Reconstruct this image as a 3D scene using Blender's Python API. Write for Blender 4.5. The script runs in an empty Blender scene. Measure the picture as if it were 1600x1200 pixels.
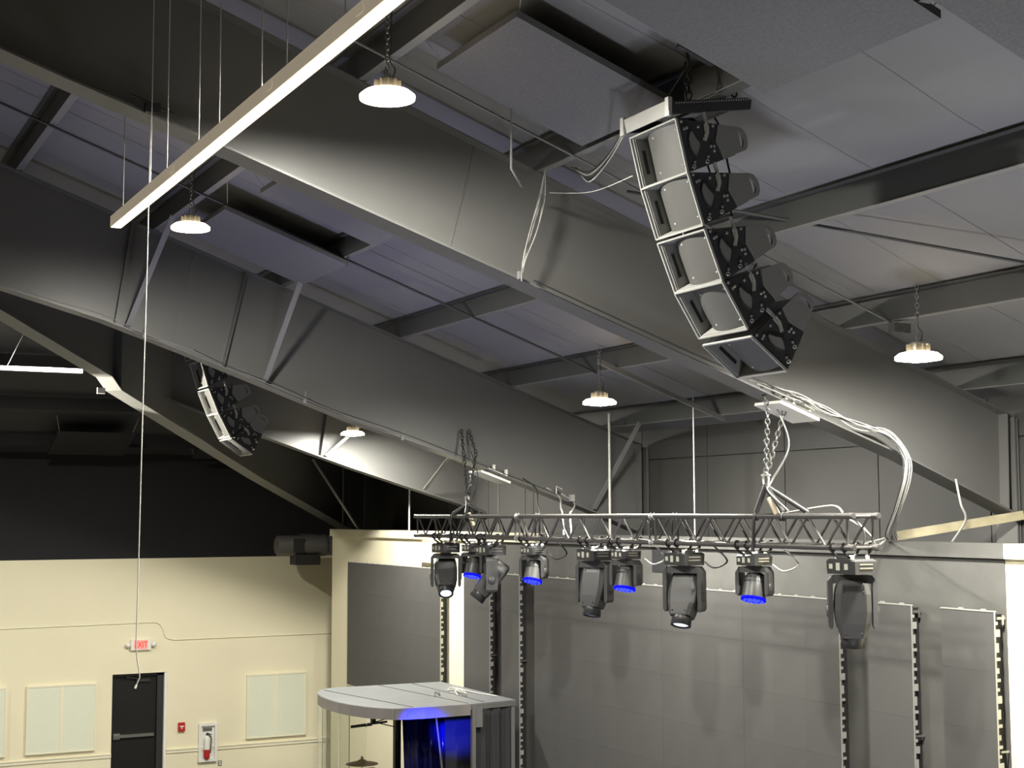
import bpy, math, random
from mathutils import Vector, Matrix
random.seed(7)
S = bpy.context.scene
COL = S.collection
V = Vector

# ------------------------------------------------------------------ camera, world, lights, exposure
cam = bpy.data.cameras.new('camera'); cam_o = bpy.data.objects.new('camera', cam); COL.objects.link(cam_o)
cam.sensor_fit = 'HORIZONTAL'; cam.sensor_width = 36.0; cam.lens = 36.0*2276.5/1600.0
cam.clip_start = 0.05; cam.clip_end = 200
_p, _y, _r = math.radians(5.114), math.radians(27.165), math.radians(-0.165)
_F = V((math.sin(_y)*math.cos(_p), math.cos(_y)*math.cos(_p), math.sin(_p)))
_R = V((math.cos(_y), -math.sin(_y), 0)); _U = _R.cross(_F)
_R2 = _R*math.cos(_r)+_U*math.sin(_r); _U2 = _U*math.cos(_r)-_R*math.sin(_r)
_m = Matrix((_R2, _U2, -_F)).transposed().to_4x4(); _m.translation = V((0, 0, 5.4))
cam_o.matrix_world = _m
S.camera = cam_o
S.view_settings.view_transform = 'Standard'; S.view_settings.look = 'None'
S.view_settings.gamma = 1.0; S.view_settings.use_curve_mapping = False
S.view_settings.exposure = 0.45
w = bpy.data.worlds.new('world'); S.world = w; w.use_nodes = True
w.node_tree.nodes['Background'].inputs[0].default_value = (0.02, 0.022, 0.03, 1)
w.node_tree.nodes['Background'].inputs[1].default_value = 1.0

def area(name, loc, target, size, power, col, spread=180):
    l = bpy.data.lights.new(name, 'AREA'); l.shape = 'DISK'; l.size = size; l.energy = power; l.color = col
    l.spread = math.radians(spread)
    o = bpy.data.objects.new(name, l); COL.objects.link(o); o.location = loc
    o.rotation_euler = (V(target)-V(loc)).to_track_quat('-Z', 'Y').to_euler()
    return o
def spot(name, loc, target, power, col, angle=30, blend=.6, rad=.08):
    l = bpy.data.lights.new(name, 'SPOT'); l.energy = power; l.color = col
    l.spot_size = math.radians(angle); l.spot_blend = blend; l.shadow_soft_size = rad
    o = bpy.data.objects.new(name, l); COL.objects.link(o); o.location = loc
    o.rotation_euler = (V(target)-V(loc)).to_track_quat('-Z', 'Y').to_euler()
    return o
# lights outside the picture: more high bays over the hall, added bluish bounce fill at the floor, a blue spot on the booth, an added spot brightening the far speakers
HB = (1, .965, .86)
for i, (x, y, z, p, sp) in enumerate(((4.0, 4.3, 7.9, 110, 150), (8.2, 4.3, 6.7, 50, 150), (-5.0, 19.0, 7.4, 110, 140), (-8.0, 12.0, 6.4, 160, 140), (4.0, 24.3, 8.1, 330, 170), (-1.5, 26.5, 7.3, 250, 160))):
    area('house_high_bay', (x, y, z), (x, y, 0), .4, p, HB, sp)
for x, y, p, c in ((6.3, 7.0, 75, (.86, .88, 1.0)), (4.5, 15.0, 60, (.60, .60, 1.0)), (5.2, 21.0, 28, (.60, .60, 1.0))):
    area('bluish_bounce_fill', (x, y, .2), (x+1.5, y, 9), 1.2, p, c, 100)
spot('blue_booth_spot', (6.9, 18.4, 2.8), (8.85, 20.2, 2.28), 5500, (.02, .03, 1), 13, .7)
spot('far_speaker_fill_spot', (1.0, 24.4, 6.6), (6.4, 23.8, 7.35), 8000, (1, .95, .8), 19, .3)


# ------------------------------------------------------------------ materials
def mat(name, col, rough=.5, metal=0, spec=.5, emit=None, estr=0, noise=None, bump=None, trans=0, alpha=1):
    m = bpy.data.materials.new(name); m.use_nodes = True
    nt = m.node_tree; b = nt.nodes['Principled BSDF']
    b.inputs['Base Color'].default_value = (*col, 1); b.inputs['Roughness'].default_value = rough
    b.inputs['Metallic'].default_value = metal
    b.inputs['Specular IOR Level'].default_value = spec
    b.inputs['Transmission Weight'].default_value = trans
    b.inputs['Alpha'].default_value = alpha
    if emit:
        b.inputs['Emission Color'].default_value = (*emit, 1); b.inputs['Emission Strength'].default_value = estr
    tc = nt.nodes.new('ShaderNodeTexCoord')
    def mapped(scale):
        mp = nt.nodes.new('ShaderNodeMapping'); mp.inputs['Scale'].default_value = scale
        nt.links.new(tc.outputs['Object'], mp.inputs['Vector']); return mp
    if noise:   # (scale xyz, amount)
        n = nt.nodes.new('ShaderNodeTexNoise'); n.inputs['Scale'].default_value = 1; n.inputs['Detail'].default_value = 4
        nt.links.new(mapped(noise[0]).outputs[0], n.inputs['Vector'])
        r = nt.nodes.new('ShaderNodeMapRange')
        r.inputs['From Min'].default_value = .25; r.inputs['From Max'].default_value = .75
        r.inputs['To Min'].default_value = 1-noise[1]; r.inputs['To Max'].default_value = 1+noise[1]
        nt.links.new(n.outputs[0], r.inputs['Value'])
        mx = nt.nodes.new('ShaderNodeMix'); mx.data_type = 'RGBA'; mx.blend_type = 'MULTIPLY'; mx.inputs[0].default_value = 1
        mx.inputs[6].default_value = (*col, 1); nt.links.new(r.outputs[0], mx.inputs[7])
        nt.links.new(mx.outputs[2], b.inputs['Base Color'])
    if bump:    # (scale xyz, strength, distance)
        n = nt.nodes.new('ShaderNodeTexNoise'); n.inputs['Scale'].default_value = 1; n.inputs['Detail'].default_value = 5
        nt.links.new(mapped(bump[0]).outputs[0], n.inputs['Vector'])
        bp = nt.nodes.new('ShaderNodeBump'); bp.inputs['Strength'].default_value = bump[1]; bp.inputs['Distance'].default_value = bump[2]
        nt.links.new(n.outputs[0], bp.inputs['Height']); nt.links.new(bp.outputs[0], b.inputs['Normal'])
    return m
def grille_mat(name, c1, c2, scale):
    m = mat(name, c1, .55); nt = m.node_tree; b = nt.nodes['Principled BSDF']
    tc = nt.nodes.new('ShaderNodeTexCoord'); v = nt.nodes.new('ShaderNodeTexVoronoi')
    v.inputs['Scale'].default_value = scale; v.inputs['Randomness'].default_value = 0
    mp = nt.nodes.new('ShaderNodeMapping'); mp.inputs['Scale'].default_value = (0, 1, 1)
    nt.links.new(tc.outputs['Object'], mp.inputs['Vector']); nt.links.new(mp.outputs[0], v.inputs['Vector'])
    r = nt.nodes.new('ShaderNodeValToRGB'); r.color_ramp.elements[0].position = .28; r.color_ramp.elements[1].position = .4
    r.color_ramp.elements[0].color = (*c2, 1); r.color_ramp.elements[1].color = (*c1, 1)
    nt.links.new(v.outputs['Distance'], r.inputs[0]); nt.links.new(r.outputs[0], b.inputs['Base Color'])
    return m

M = {}
M['steel'] = mat('charcoal_paint', (.115, .115, .11), .42, noise=((1.2, 1.2, 1.2), .06), bump=((60, 60, 60), .05, .002))
M['steel_dark'] = mat('dark_purlin_paint', (.06, .062, .06), .5, noise=((1, 1, 1), .08))
M['steel_lip'] = mat('purlin_flange_paint', (.2, .2, .195), .5)
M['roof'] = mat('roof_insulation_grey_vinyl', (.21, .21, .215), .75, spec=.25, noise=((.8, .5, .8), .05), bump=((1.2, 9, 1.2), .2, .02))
M['hip_roof'] = mat('hip_roof_in_shade', (.03, .03, .033), .7, noise=((.8, .5, .8), .1))  # darker copy of the roof: shade of the unlit hip end in the colour
M['cloud'] = mat('charcoal_fabric', (.15, .15, .155), .9, spec=.2, noise=((40, 40, 40), .12), bump=((200, 200, 200), .2, .002))
M['cream'] = mat('cream_wall_paint', (.79, .735, .54), .7, spec=.3, noise=((.7, .7, .7), .03), bump=((90, 90, 90), .05, .001))
M['trim'] = mat('cream_trim_paint', (.8, .755, .58), .55, spec=.3)
M['dark_wall_hip_shade'] = mat('black_paint_and_hip_shade', (.022, .022, .024), .85, spec=.2, noise=((.5, .5, .5), .1))  # upper wall paint; doubles as painted shade on hip-end purlins and clouds
M['grey_wall'] = mat('grey_stage_paint', (.075, .074, .069), .7, noise=((1.5, 2.5, 3), .16))
M['side_wall'] = mat('grey_metal_wall_panel', (.053, .053, .05), .6, noise=((.6, .6, .6), .06))
M['led'] = mat('led_screen_black', (.066, .0645, .0625), .62, spec=.35, noise=((1.2, 1.2, 1.2), .06))
M['led_edge'] = mat('led_cabinet_black', (.012, .012, .012), .6)
M['alu'] = mat('bare_aluminium', (.55, .55, .52), .35, metal=.6)
M['white'] = mat('white_plastic', (.78, .77, .72), .45)
M['truss'] = mat('truss_aluminium', (.115, .11, .105), .38, metal=.6)
M['black'] = mat('black_plastic', (.02, .02, .021), .5)
M['fix'] = mat('moving_head_grey_shell', (.06, .06, .059), .42)
M['fix_dark'] = mat('moving_head_black_shell', (.03, .03, .031), .4)
M['cab'] = mat('speaker_cabinet_paint', (.2, .2, .19), .5, bump=((250, 250, 250), .2, .001))
M['cab_plate'] = mat('speaker_rigging_plate', (.03, .03, .032), .45, bump=((250, 250, 250), .15, .001))
M['cab_rim'] = mat('speaker_rim_paint', (.42, .42, .40), .3, metal=.3)
M['grille'] = grille_mat('perforated_grille', (.085, .085, .08), (.03, .03, .03), 150)
M['old_steel'] = mat('weathered_yellow_steel', (.30, .265, .17), .6, noise=((5, 5, 5), .25))
M['chain'] = mat('dark_chain_steel', (.05, .05, .05), .35, metal=.7)
M['chain_l'] = mat('galvanised_chain_steel', (.22, .22, .21), .35, metal=.8)
M['wire'] = mat('bright_wire', (.5, .49, .46), .45, metal=.2)
M['wire_mid'] = mat('grey_cable_jacket', (.2, .2, .19), .5)
M['wire_dark'] = mat('dark_wire', (.05, .05, .05), .5)
M['cable_w'] = mat('white_cable_jacket', (.42, .415, .39), .5)
M['cable_b'] = mat('black_cable_jacket', (.025, .025, .025), .5)
M['lens_em'] = mat('lamp_lens_glow', (1, 1, 1), .3, emit=(1, .965, .87), estr=1300)
M['lamp_glow'] = mat('lamp_reflector_glow', (.8, .75, .6), .4, emit=(1, .82, .55), estr=7)
M['lamp_body'] = mat('lamp_housing', (.35, .33, .28), .4, metal=.5)
M['strip_em'] = mat('linear_diffuser_glow', (1, 1, 1), .4, emit=(1, .77, .47), estr=2.6)
M['strip_body'] = mat('linear_housing_with_glow', (.85, .8, .7), .4, emit=(1, .84, .62), estr=.14)  # weak emission stands in for light falling on the housing
M['blue_em'] = mat('blue_led_glow', (.003, .003, .1), .6, spec=.05, emit=(.002, .004, 1), estr=.75)
M['blue_dot'] = mat('blue_led_core', (.1, .1, .9), .3, emit=(.03, .05, 1), estr=1.6)
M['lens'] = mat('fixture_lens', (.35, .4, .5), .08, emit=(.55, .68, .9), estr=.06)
M['lens_lit'] = mat('fixture_lens_lit', (.8, .85, .9), .1, emit=(.75, .87, 1), estr=.9)
M['door'] = mat('black_door_paint', (.008, .0078, .0075), .5, spec=.3)
M['chrome'] = mat('satin_metal', (.45, .44, .42), .3, metal=.9)
M['fabric_w'] = mat('pale_acoustic_fabric', (.72, .74, .6), .9, spec=.2, noise=((60, 60, 60), .05))
M['red'] = mat('red_enamel', (.45, .02, .02), .4)
M['exit_red'] = mat('exit_letter_glow', (.8, .02, .02), .5, emit=(1, .015, .012), estr=.9)
M['exit_face'] = mat('exit_face_glow', (.7, .3, .25), .5, emit=(1, .32, .27), estr=.3)
M['booth_top'] = mat('booth_grey_lid', (.13, .137, .14), .5, noise=((3, 3, 3), .1), bump=((6, 6, 6), .1, .01))
M['booth_rim'] = mat('booth_metal_rim', (.22, .205, .2), .4, metal=.2, noise=((4, 4, 4), .12))
M['acrylic'] = mat('clear_acrylic', (.9, .92, .9), .03, trans=1, spec=.5)
M['acrylic'].node_tree.nodes['Principled BSDF'].inputs['IOR'].default_value = 1.05
M['curtain'] = mat('black_curtain_cloth', (.03, .03, .031), .9, spec=.2)
M['brass'] = mat('cymbal_bronze', (.55, .40, .24), .4, metal=.3)
M['blue_reflection'] = mat('blue_lit_acrylic', (.01, .012, .12), .12)  # acrylic shield with the blue light it reflects put into the colour
M['duct'] = mat('dark_duct_paint', (.1, .095, .085), .6)
M['floor'] = mat('grey_carpet', (.12, .118, .115), .95, noise=((30, 30, 30), .2))
M['label'] = mat('printed_angle_scale', (.42, .42, .36), .5)
M['tag'] = mat('tan_hoist_tag', (.62, .55, .38), .6)
M['vent'] = mat('black_recess', (.01, .01, .012), .7)

# ------------------------------------------------------------------ mesh helpers
class MB:
    def __init__(s): s.v = []; s.f = []; s.sm = []
    def add(s, vs, fs, smooth=False):
        n = len(s.v); s.v += [V(a) for a in vs]
        for f in fs: s.f.append([n+i for i in f]); s.sm.append(smooth)
        return s
    def box(s, c, d, rot=None, taper=None):
        hx, hy, hz = d[0]/2, d[1]/2, d[2]/2
        vs = [V((x*hx, y*hy, z*hz)) for x in (-1, 1) for y in (-1, 1) for z in (-1, 1)]
        if rot is not None: vs = [rot @ a for a in vs]
        return s.add([V(c)+a for a in vs], [(0, 1, 3, 2), (4, 6, 7, 5), (0, 4, 5, 1), (2, 3, 7, 6), (0, 2, 6, 4), (1, 5, 7, 3)])
    def box2(s, a, b):
        return s.box([(a[i]+b[i])/2 for i in range(3)], [abs(b[i]-a[i]) for i in range(3)])
    def prism(s, pts, ext):
        n = len(pts); e = V(ext); a = [V(p) for p in pts]; b = [p+e for p in a]
        fs = [tuple(range(n))[::-1], tuple(range(n, 2*n))]+[(i, (i+1) % n, n+(i+1) % n, n+i) for i in range(n)]
        nrm = V((0, 0, 0))
        for i in range(n): nrm += a[i].cross(a[(i+1) % n])
        if nrm.dot(e) < 0: fs = [f[::-1] for f in fs]
        return s.add(a+b, fs)
    def tube(s, pts, r, seg=8, cap=True):
        pts = [V(p) for p in pts]; n = len(pts); vs = []; fs = []
        up = None
        for i in range(n):
            d = (pts[min(i+1, n-1)]-pts[max(i-1, 0)])
            d = d.normalized() if d.length > 1e-9 else V((0, 0, 1))
            if up is None:
                up = V((0, 0, 1)) if abs(d.z) < .9 else V((1, 0, 0))
            x = (up-d*up.dot(d))
            if x.length < 1e-6: x = d.orthogonal()
            x.normalize(); y = d.cross(x); up = x
            rr = r[i] if isinstance(r, (list, tuple)) else r
            for k in range(seg):
                a = 2*math.pi*k/seg; vs.append(pts[i]+x*(rr*math.cos(a))+y*(rr*math.sin(a)))
        for i in range(n-1):
            for k in range(seg):
                fs.append((i*seg+k, i*seg+(k+1) % seg, (i+1)*seg+(k+1) % seg, (i+1)*seg+k))
        s.add(vs, fs, True)
        if cap:
            s.add(vs[:seg], [tuple(range(seg))[::-1]]); s.add(vs[-seg:], [tuple(range(seg))])
        return s
    def bar(s, a, b, wx, wy, up=(0, 0, 1)):   # rectangular bar from a to b
        a, b = V(a), V(b); d = (b-a); L = d.length; d.normalize()
        u = V(up); x = u-d*u.dot(d)
        if x.length < 1e-5: x = d.orthogonal()
        x.normalize(); y = d.cross(x)
        vs = [p+x*(i*wx/2)+y*(j*wy/2) for p in (a, b) for i, j in ((-1, -1), (1, -1), (1, 1), (-1, 1))]
        return s.add(vs, [(3, 2, 1, 0), (4, 5, 6, 7), (0, 1, 5, 4), (1, 2, 6, 5), (2, 3, 7, 6), (3, 0, 4, 7)])
    def lathe(s, prof, c=(0, 0, 0), seg=24, rot=None, smooth=True):   # prof: (r, z)
        vs = []; fs = []; c = V(c); n = len(prof)
        for r, z in prof:
            for k in range(seg):
                a = 2*math.pi*k/seg; p = V((r*math.cos(a), r*math.sin(a), z))
                vs.append(c+(rot @ p if rot is not None else p))
        for i in range(n-1):
            for k in range(seg):
                fs.append((i*seg+k, i*seg+(k+1) % seg, (i+1)*seg+(k+1) % seg, (i+1)*seg+k))
        return s.add(vs, fs, smooth)
    def loft(s, rings, cap=True, smooth=False):
        n = len(rings[0]); vs = [V(p) for r in rings for p in r]; fs = []
        for i in range(len(rings)-1):
            for k in range(n): fs.append((i*n+k, i*n+(k+1) % n, (i+1)*n+(k+1) % n, (i+1)*n+k))
        if cap: fs += [tuple(range(n))[::-1], tuple(range((len(rings)-1)*n, len(rings)*n))]
        return s.add(vs, fs, smooth)
    def torus(s, c, ax1, ax2, a, b, r, seg=12, ts=6):   # stadium / ellipse ring in plane ax1, ax2
        c, ax1, ax2 = V(c), V(ax1).normalized(), V(ax2).normalized(); nn = ax1.cross(ax2); vs = []; fs = []
        for i in range(seg):
            t = 2*math.pi*i/seg; p = c+ax1*(a*math.cos(t))+ax2*(b*math.sin(t))
            d = (ax1*(math.cos(t)/a)+ax2*(math.sin(t)/b)).normalized()
            for k in range(ts):
                q = 2*math.pi*k/ts; vs.append(p+d*(r*math.cos(q))+nn*(r*math.sin(q)))
        for i in range(seg):
            for k in range(ts):
                fs.append((i*ts+k, ((i+1) % seg)*ts+k, ((i+1) % seg)*ts+(k+1) % ts, i*ts+(k+1) % ts))
        return s.add(vs, fs, True)
    def chain(s, a, b, L=.06, r=.006):
        a, b = V(a), V(b); d = b-a; n = max(2, int(d.length/(L*.72))); d.normalize()
        x = d.orthogonal().normalized(); y = d.cross(x)
        for i in range(n):
            p = a+(b-a)*((i+.5)/n)
            s.torus(p, d, x if i % 2 else y, L/2, L*.3, r, 8, 4)
        return s
    def mesh(s, name, off=None):
        me = bpy.data.meshes.new(name)
        o = V(off) if off is not None else V((0, 0, 0))
        me.from_pydata([tuple(a-o) for a in s.v], [], s.f)
        me.polygons.foreach_set('use_smooth', s.sm); me.update()
        return me

STUFF = {'cabinet_connector', 'bolt', 'scale_tick', 'adjustment_hole', 'display', 'connector', 'shell_screw', 'vent_slats', 'led_dots', 'base_rib', 'grille_screw', 'window_edge', 'joint_plate'}
def obj(name, mb, m, parent=None, local=False, label=None):
    """link one mesh object; world coordinates unless local"""
    off = None
    if parent is not None and not local:
        off = V((0, 0, 0)); q = parent
        while q is not None: off += q.location; q = q.parent
    me = mb.mesh(name, off); me.materials.append(M[m])
    o = bpy.data.objects.new(name, me); COL.objects.link(o); o.parent = parent
    if label: o['label'] = label
    if name in STUFF: o['kind'] = 'stuff'
    return o
def tag(o, label, cat, group=None):
    o['label'] = label; o['category'] = cat
    if group: o['group'] = group
    return o
def thing(name, label, cat, loc=(0, 0, 0), group=None):
    o = bpy.data.objects.new(name, None); COL.objects.link(o); o.location = loc; o.empty_display_size = .2
    return tag(o, label, cat, group)
def struct(name, mb, m, parent=None):
    o = obj(name, mb, m, parent)
    if parent is None: o['kind'] = 'structure'
    return o
def solo(name, mb, m, label, cat, group=None):
    """a thing that is a single mesh, origin at its lowest middle"""
    lo = [min(a[i] for a in mb.v) for i in range(3)]; hi = [max(a[i] for a in mb.v) for i in range(3)]
    org = V(((lo[0]+hi[0])/2, (lo[1]+hi[1])/2, lo[2]))
    me = mb.mesh(name, org); me.materials.append(M[m]); o = bpy.data.objects.new(name, me); COL.objects.link(o); o.location = org
    return tag(o, label, cat, group)
def inst(src, loc=None, parent=None, rot=None, scale=None):
    c = src.copy(); COL.objects.link(c)
    if parent is not None: c.parent = parent
    if loc is not None: c.location = loc
    if rot is not None: c.rotation_euler = rot
    if scale is not None: c.scale = scale
    return c
def copy_tree(o, parent=None):
    c = o.copy(); COL.objects.link(c)
    if parent is not None: c.parent = parent
    for ch in list(o.children): copy_tree(ch, c)
    return c
def spline(pts, n=6):
    pts = [V(p) for p in pts]; out = []
    for i in range(len(pts)-1):
        p0, p1, p2, p3 = pts[max(i-1, 0)], pts[i], pts[i+1], pts[min(i+2, len(pts)-1)]
        for k in range(n):
            t = k/n
            out.append(.5*((2*p1)+(p2-p0)*t+(2*p0-5*p1+4*p2-p3)*t*t+(3*p1-p0-3*p2+p3)*t**3))
    out.append(pts[-1]); return out
def rotY(a): return Matrix.Rotation(a, 3, 'Y')
def rotZ(a): return Matrix.Rotation(a, 3, 'Z')

# ------------------------------------------------------------------ the shell: roof planes, walls, floor
SL = .355
def zt(X): return 10.735-SL*X          # underside of the purlins (top of the rafters), stage-side slope
YA, YB, YC, YE, XE = 11.56, 19.0, 25.0, 31.0, 12.1
HIP0 = YE-XE                            # hip peak on the ridge (X = 0)
def zh(Y): return zt(XE)+SL*(YE-Y)      # same on the hip-end slope
FZ = -.3
struct('floor', MB().box2((-12.1, -8, FZ-.1), (12.3, 31.2, FZ)), 'floor')
cl = struct('ceiling', MB().prism([(0, -8, zt(0)+.25), (XE+.1, -8, zt(XE+.1)+.25), (XE+.1, YE+.1, zt(XE+.1)+.25), (0, HIP0, zt(0)+.25)], (0, 0, .08)), 'roof')
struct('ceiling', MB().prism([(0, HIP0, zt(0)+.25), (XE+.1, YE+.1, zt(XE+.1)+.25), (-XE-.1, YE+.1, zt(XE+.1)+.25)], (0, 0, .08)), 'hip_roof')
struct('ceiling', MB().prism([(0, -8, zt(0)+.25), (0, HIP0, zt(0)+.25), (-XE-.1, YE+.1, zt(XE+.1)+.25), (-XE-.1, -8, zt(XE+.1)+.25)], (0, 0, .08)), 'roof')
for i in range(22):          # folds of the insulation between purlins
    y = 4.0+1.22*i+.1*math.sin(i*5); x0 = max(.2, y-HIP0+.4)
    pts = [(x0+(XE-.3-x0)*k/14, y+.035*math.sin(k*1.9+i), zt(x0+(XE-.3-x0)*k/14)+.252) for k in range(15)]
    obj('insulation_fold', MB().tube(pts, .010, 5), 'roof', cl)
struct('wall_audience', MB().box2((-12.2, -8, FZ), (-12.1, 31.2, 6.7)), 'cream')
struct('wall_balcony', MB().prism([(-12.1, -8.1, FZ), (12.3, -8.1, FZ), (12.3, -8.1, 6.6), (0, -8.1, 11), (-12.1, -8.1, 6.6)], (0, .1, 0)), 'cream')
# eave side wall behind the stage: grey sheets with recessed vertical joints
ws = struct('wall_side', MB().box2((XE+.06, -8, FZ), (XE+.16, 31.2, 6.72)), 'steel_dark')
ys = [5.0, 6.8, 8.6, 10.4, 12.0, 13.82, 15.653, 17.45, 19.2, 21.0, 22.8, 24.6, 26.4, 28.2, 30.0, 31.0]
for a, b in zip(ys, ys[1:]):
    obj('wall_panel', MB().box2((XE+.02, a+.008, 4.6), (XE+.06, b-.008, 6.215)), 'side_wall', ws)
    obj('wall_panel', MB().box2((XE+.02, a+.008, 6.235), (XE+.06, b-.008, 6.68)), 'side_wall', ws)
# end wall: cream below, black above, door opening
DX0, DX1, DZ = 6.59, 7.735, 2.115
we = struct('wall_end', MB().box2((-12.1, YE, FZ), (DX0, YE+.25, 4.5)).box2((DX1, YE, FZ), (12.2, YE+.25, 4.5)).box2((DX0, YE, DZ), (DX1, YE+.25, 4.5)), 'cream')
obj('upper_wall', MB().box2((-12.1, YE, 4.5), (12.2, YE+.25, 6.7)), 'dark_wall_hip_shade', we)
struct('trim_1', MB().box2((DX1, YE-.025, .43), (12.1, YE, .505)).box2((DX1, YE-.04, .49), (12.1, YE, .512)).box2((-12, YE-.025, .43), (DX0, YE, .505)).box2((-12, YE-.04, .49), (DX0, YE, .512)), 'trim')
obj('door_recess', MB().box2((DX0, YE+.25, FZ), (DX1, YE+.3, DZ)), 'black', we)
# stage partition wall, its dark middle section, cap and lid
XS = 10.8
wst = struct('wall_stage', MB().box2((XS, 5, FZ), (XS+.15, 29.42, 4.97)), 'cream')
obj('dark_section', MB().box2((XS-.012, 10.53, FZ), (XS+.01, 22.57, 4.95)), 'grey_wall', wst)
obj('wall_return', MB().box2((XS+.15, 29.3, FZ), (XE, 29.42, 4.97)), 'cream', wst)
struct('trim_2', MB().box2((XS-.05, 20.0, 4.955), (XS+.25, 29.45, 5.1)), 'trim')
struct('trim_3', MB().box2((XS-.05, 10.5, 4.955), (XS+.25, 20.0, 5.1)), 'grey_wall')
struct('trim_4', MB().box2((XS-.05, 5, 4.955), (XS+.25, 10.5, 5.1)), 'trim')
struct('ceiling', MB().box2((XS+.25, 5, 5.0), (XE, 29.4, 5.06)), 'grey_wall')
struct('floor', MB().box2((5.5, 8, FZ), (XS, 27, .5)), 'black')

# ------------------------------------------------------------------ rafters: web, flanges, stiffeners, braces
def rafter(Y, bot, label, x0, columns=True, fl=.30, top=None, splices=(), stiff=(), braces=(), side=-1):
    """bot: (X, z) line of the bottom flange from ridge to eave; the web goes up to the purlins"""
    t = thing('roof_rafter', label, 'rafter', (bot[0][0], Y, bot[0][1]), 'tapered steel rafters under the roof')
    up = top or (lambda x: zt(x)-.015)
    yb = Y+.14
    poly = [(x, yb, z) for x, z in bot]+[(x, yb, up(x)) for x, z in reversed(bot)]
    obj('web', MB().prism(poly, (0, .012, 0)), 'steel', t)
    m = MB()
    for (xa, za), (xb, zb) in zip(bot, bot[1:]):
        m.prism([(xa, Y-.01, za), (xb, Y-.01, zb), (xb, Y+fl-.01, zb), (xa, Y+fl-.01, za)], (0, 0, -.02))
    obj('bottom_flange', m, 'steel', t)
    m = MB()
    a, b = bot[0][0], bot[-1][0]
    m.prism([(a, Y, up(a)), (b, Y, up(b)), (b, Y+.28, up(b)), (a, Y+.28, up(a))], (0, 0, .014))
    obj('top_flange', m, 'steel', t)
    def zb(x):
        for (xa, za), (xb, z2) in zip(bot, bot[1:]):
            if xa <= x <= xb: return za+(z2-za)*(x-xa)/(xb-xa)
        return bot[-1][1]
    for x, dx in splices:
        obj('splice_joint', MB().bar((x, yb-.004, zb(x)), (x+dx, yb-.004, up(x+dx)), .008, .012, up=(0, 1, 0)), 'steel', t)
    for x, dx, wd in stiff:
        obj('stiffener', MB().prism([(x, yb, zb(x)), (x+dx, yb, up(x+dx)), (x+dx, yb-wd, up(x+dx)), (x, yb-wd, zb(x))], (.012, 0, 0)), 'steel', t)
    for x, xt, yy in braces:
        obj('flange_brace', MB().bar((x, Y+.02, zb(x)+.04), (xt, yy, zt(xt)+.02), .075, .012, up=(1, 0, 0)), 'steel_lip', t)
    if columns:
        x = bot[-1][0]
        c = MB().box2((x-.02, Y-.01, FZ), (x, Y+.29, up(x))).box2((x, yb, FZ), (XE, yb+.012, up(XE))).box2((XE-.016, Y-.01, FZ), (XE, Y+.29, up(XE)))
        obj('column', c, 'steel', t)
    return t, zb
F1 = [(-.6, 9.72), (1.982, 11.560, 8.846), (3.380, 11.560, 8.405), (6.000, 11.560, 7.535), (8.231, 11.560, 6.775), (10.550, 11.560, 5.981), (12.063, 11.560, 5.396)]
F1 = [(a[0], a[-1]) for a in F1]
r1, zb1 = rafter(YA, F1, 'nearest dark grey tapered rafter, sloping across the whole picture behind the large speaker column', 0,
    splices=[(5.37, .26)], stiff=[(11.95, .02, .13)])
F2 = [(.4, 9.05), (2.545, 19.000, 8.283), (3.813, 19.000, 7.938), (4.902, 19.000, 7.567), (7.249, 19.000, 6.724), (8.918, 19.000, 6.216), (11.261, 19.000, 5.403), (11.974, 19.000, 5.129)]
F2 = [(a[0], a[-1]) for a in F2]
r2, zb2 = rafter(YB, F2, 'second dark grey rafter, carrying the left chain of the lighting truss', 0,
    splices=[(4.75, .28)], stiff=[(5.42, .3, .13), (3.98, .2, .1)], braces=[(4.15, 4.47, YB-.95), (6.0, 6.2, YB-.95), (11.15, 11.33, YB-1.0)])
F3 = [(5.633, 25.000, 7.606), (7.872, 25.000, 6.813), (9.544, 25.000, 6.266), (11.668, 25.000, 5.628), (13.659, 25.000, 4.973)]
F3 = [(a[0], a[-1]) for a in F3]
r3, zb3 = rafter(YC, F3, 'third rafter, short one lit by the farthest round lamp', 0, columns=False,
    stiff=[(8.95, .15, .13)], braces=[(9.05, 9.74, YC-.9), (11.0, 11.33, YC-.9)])
# hip rafter running diagonally to the far corner
t = thing('hip_rafter', 'diagonal hip rafter falling to the far corner behind the stage wall', 'rafter', (2.4, HIP0+2.4, 8.4))
dg = V((1, 1, 0)).normalized(); nn = V((-1, 1, 0)).normalized()
hp = [(2.289, 21.500, 8.467), (4.615, 23.900, 7.635), (4.852, 24.050, 7.438), (8.469, 27.350, 6.125), (11.541, 30.400, 5.069)]
hp = [((a[0]+a[1]-HIP0)/2, a[2]) for a in hp]          # put them on the 45 degree line
def hpt(x, z, o=0): return V((x, x+HIP0, z))+nn*o
obj('web', MB().prism([hpt(x, z) for x, z in hp]+[hpt(x, zt(x)-.01) for x, z in reversed(hp)], nn*.012), 'steel', t)
m = MB()
for (xa, za), (xb, zb_) in zip(hp, hp[1:]):
    m.prism([hpt(xa, za, -.15), hpt(xb, zb_, -.15), hpt(xb, zb_, .15), hpt(xa, za, .15)], (0, 0, -.02))
obj('bottom_flange', m, 'steel', t)
x = hp[2][0]
obj('stiffener', MB().prism([hpt(x, hp[2][1]), hpt(x, zt(x)-.02), hpt(x, zt(x)-.02, -.14), hpt(x, hp[2][1], -.14)], dg*.014), 'steel', t)
x = hp[3][0]
obj('end_bracket', MB().box(hpt(hp[2][0]-.25, hp[2][1]-.05), (.12, .06, .09)), 'white', t)

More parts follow.
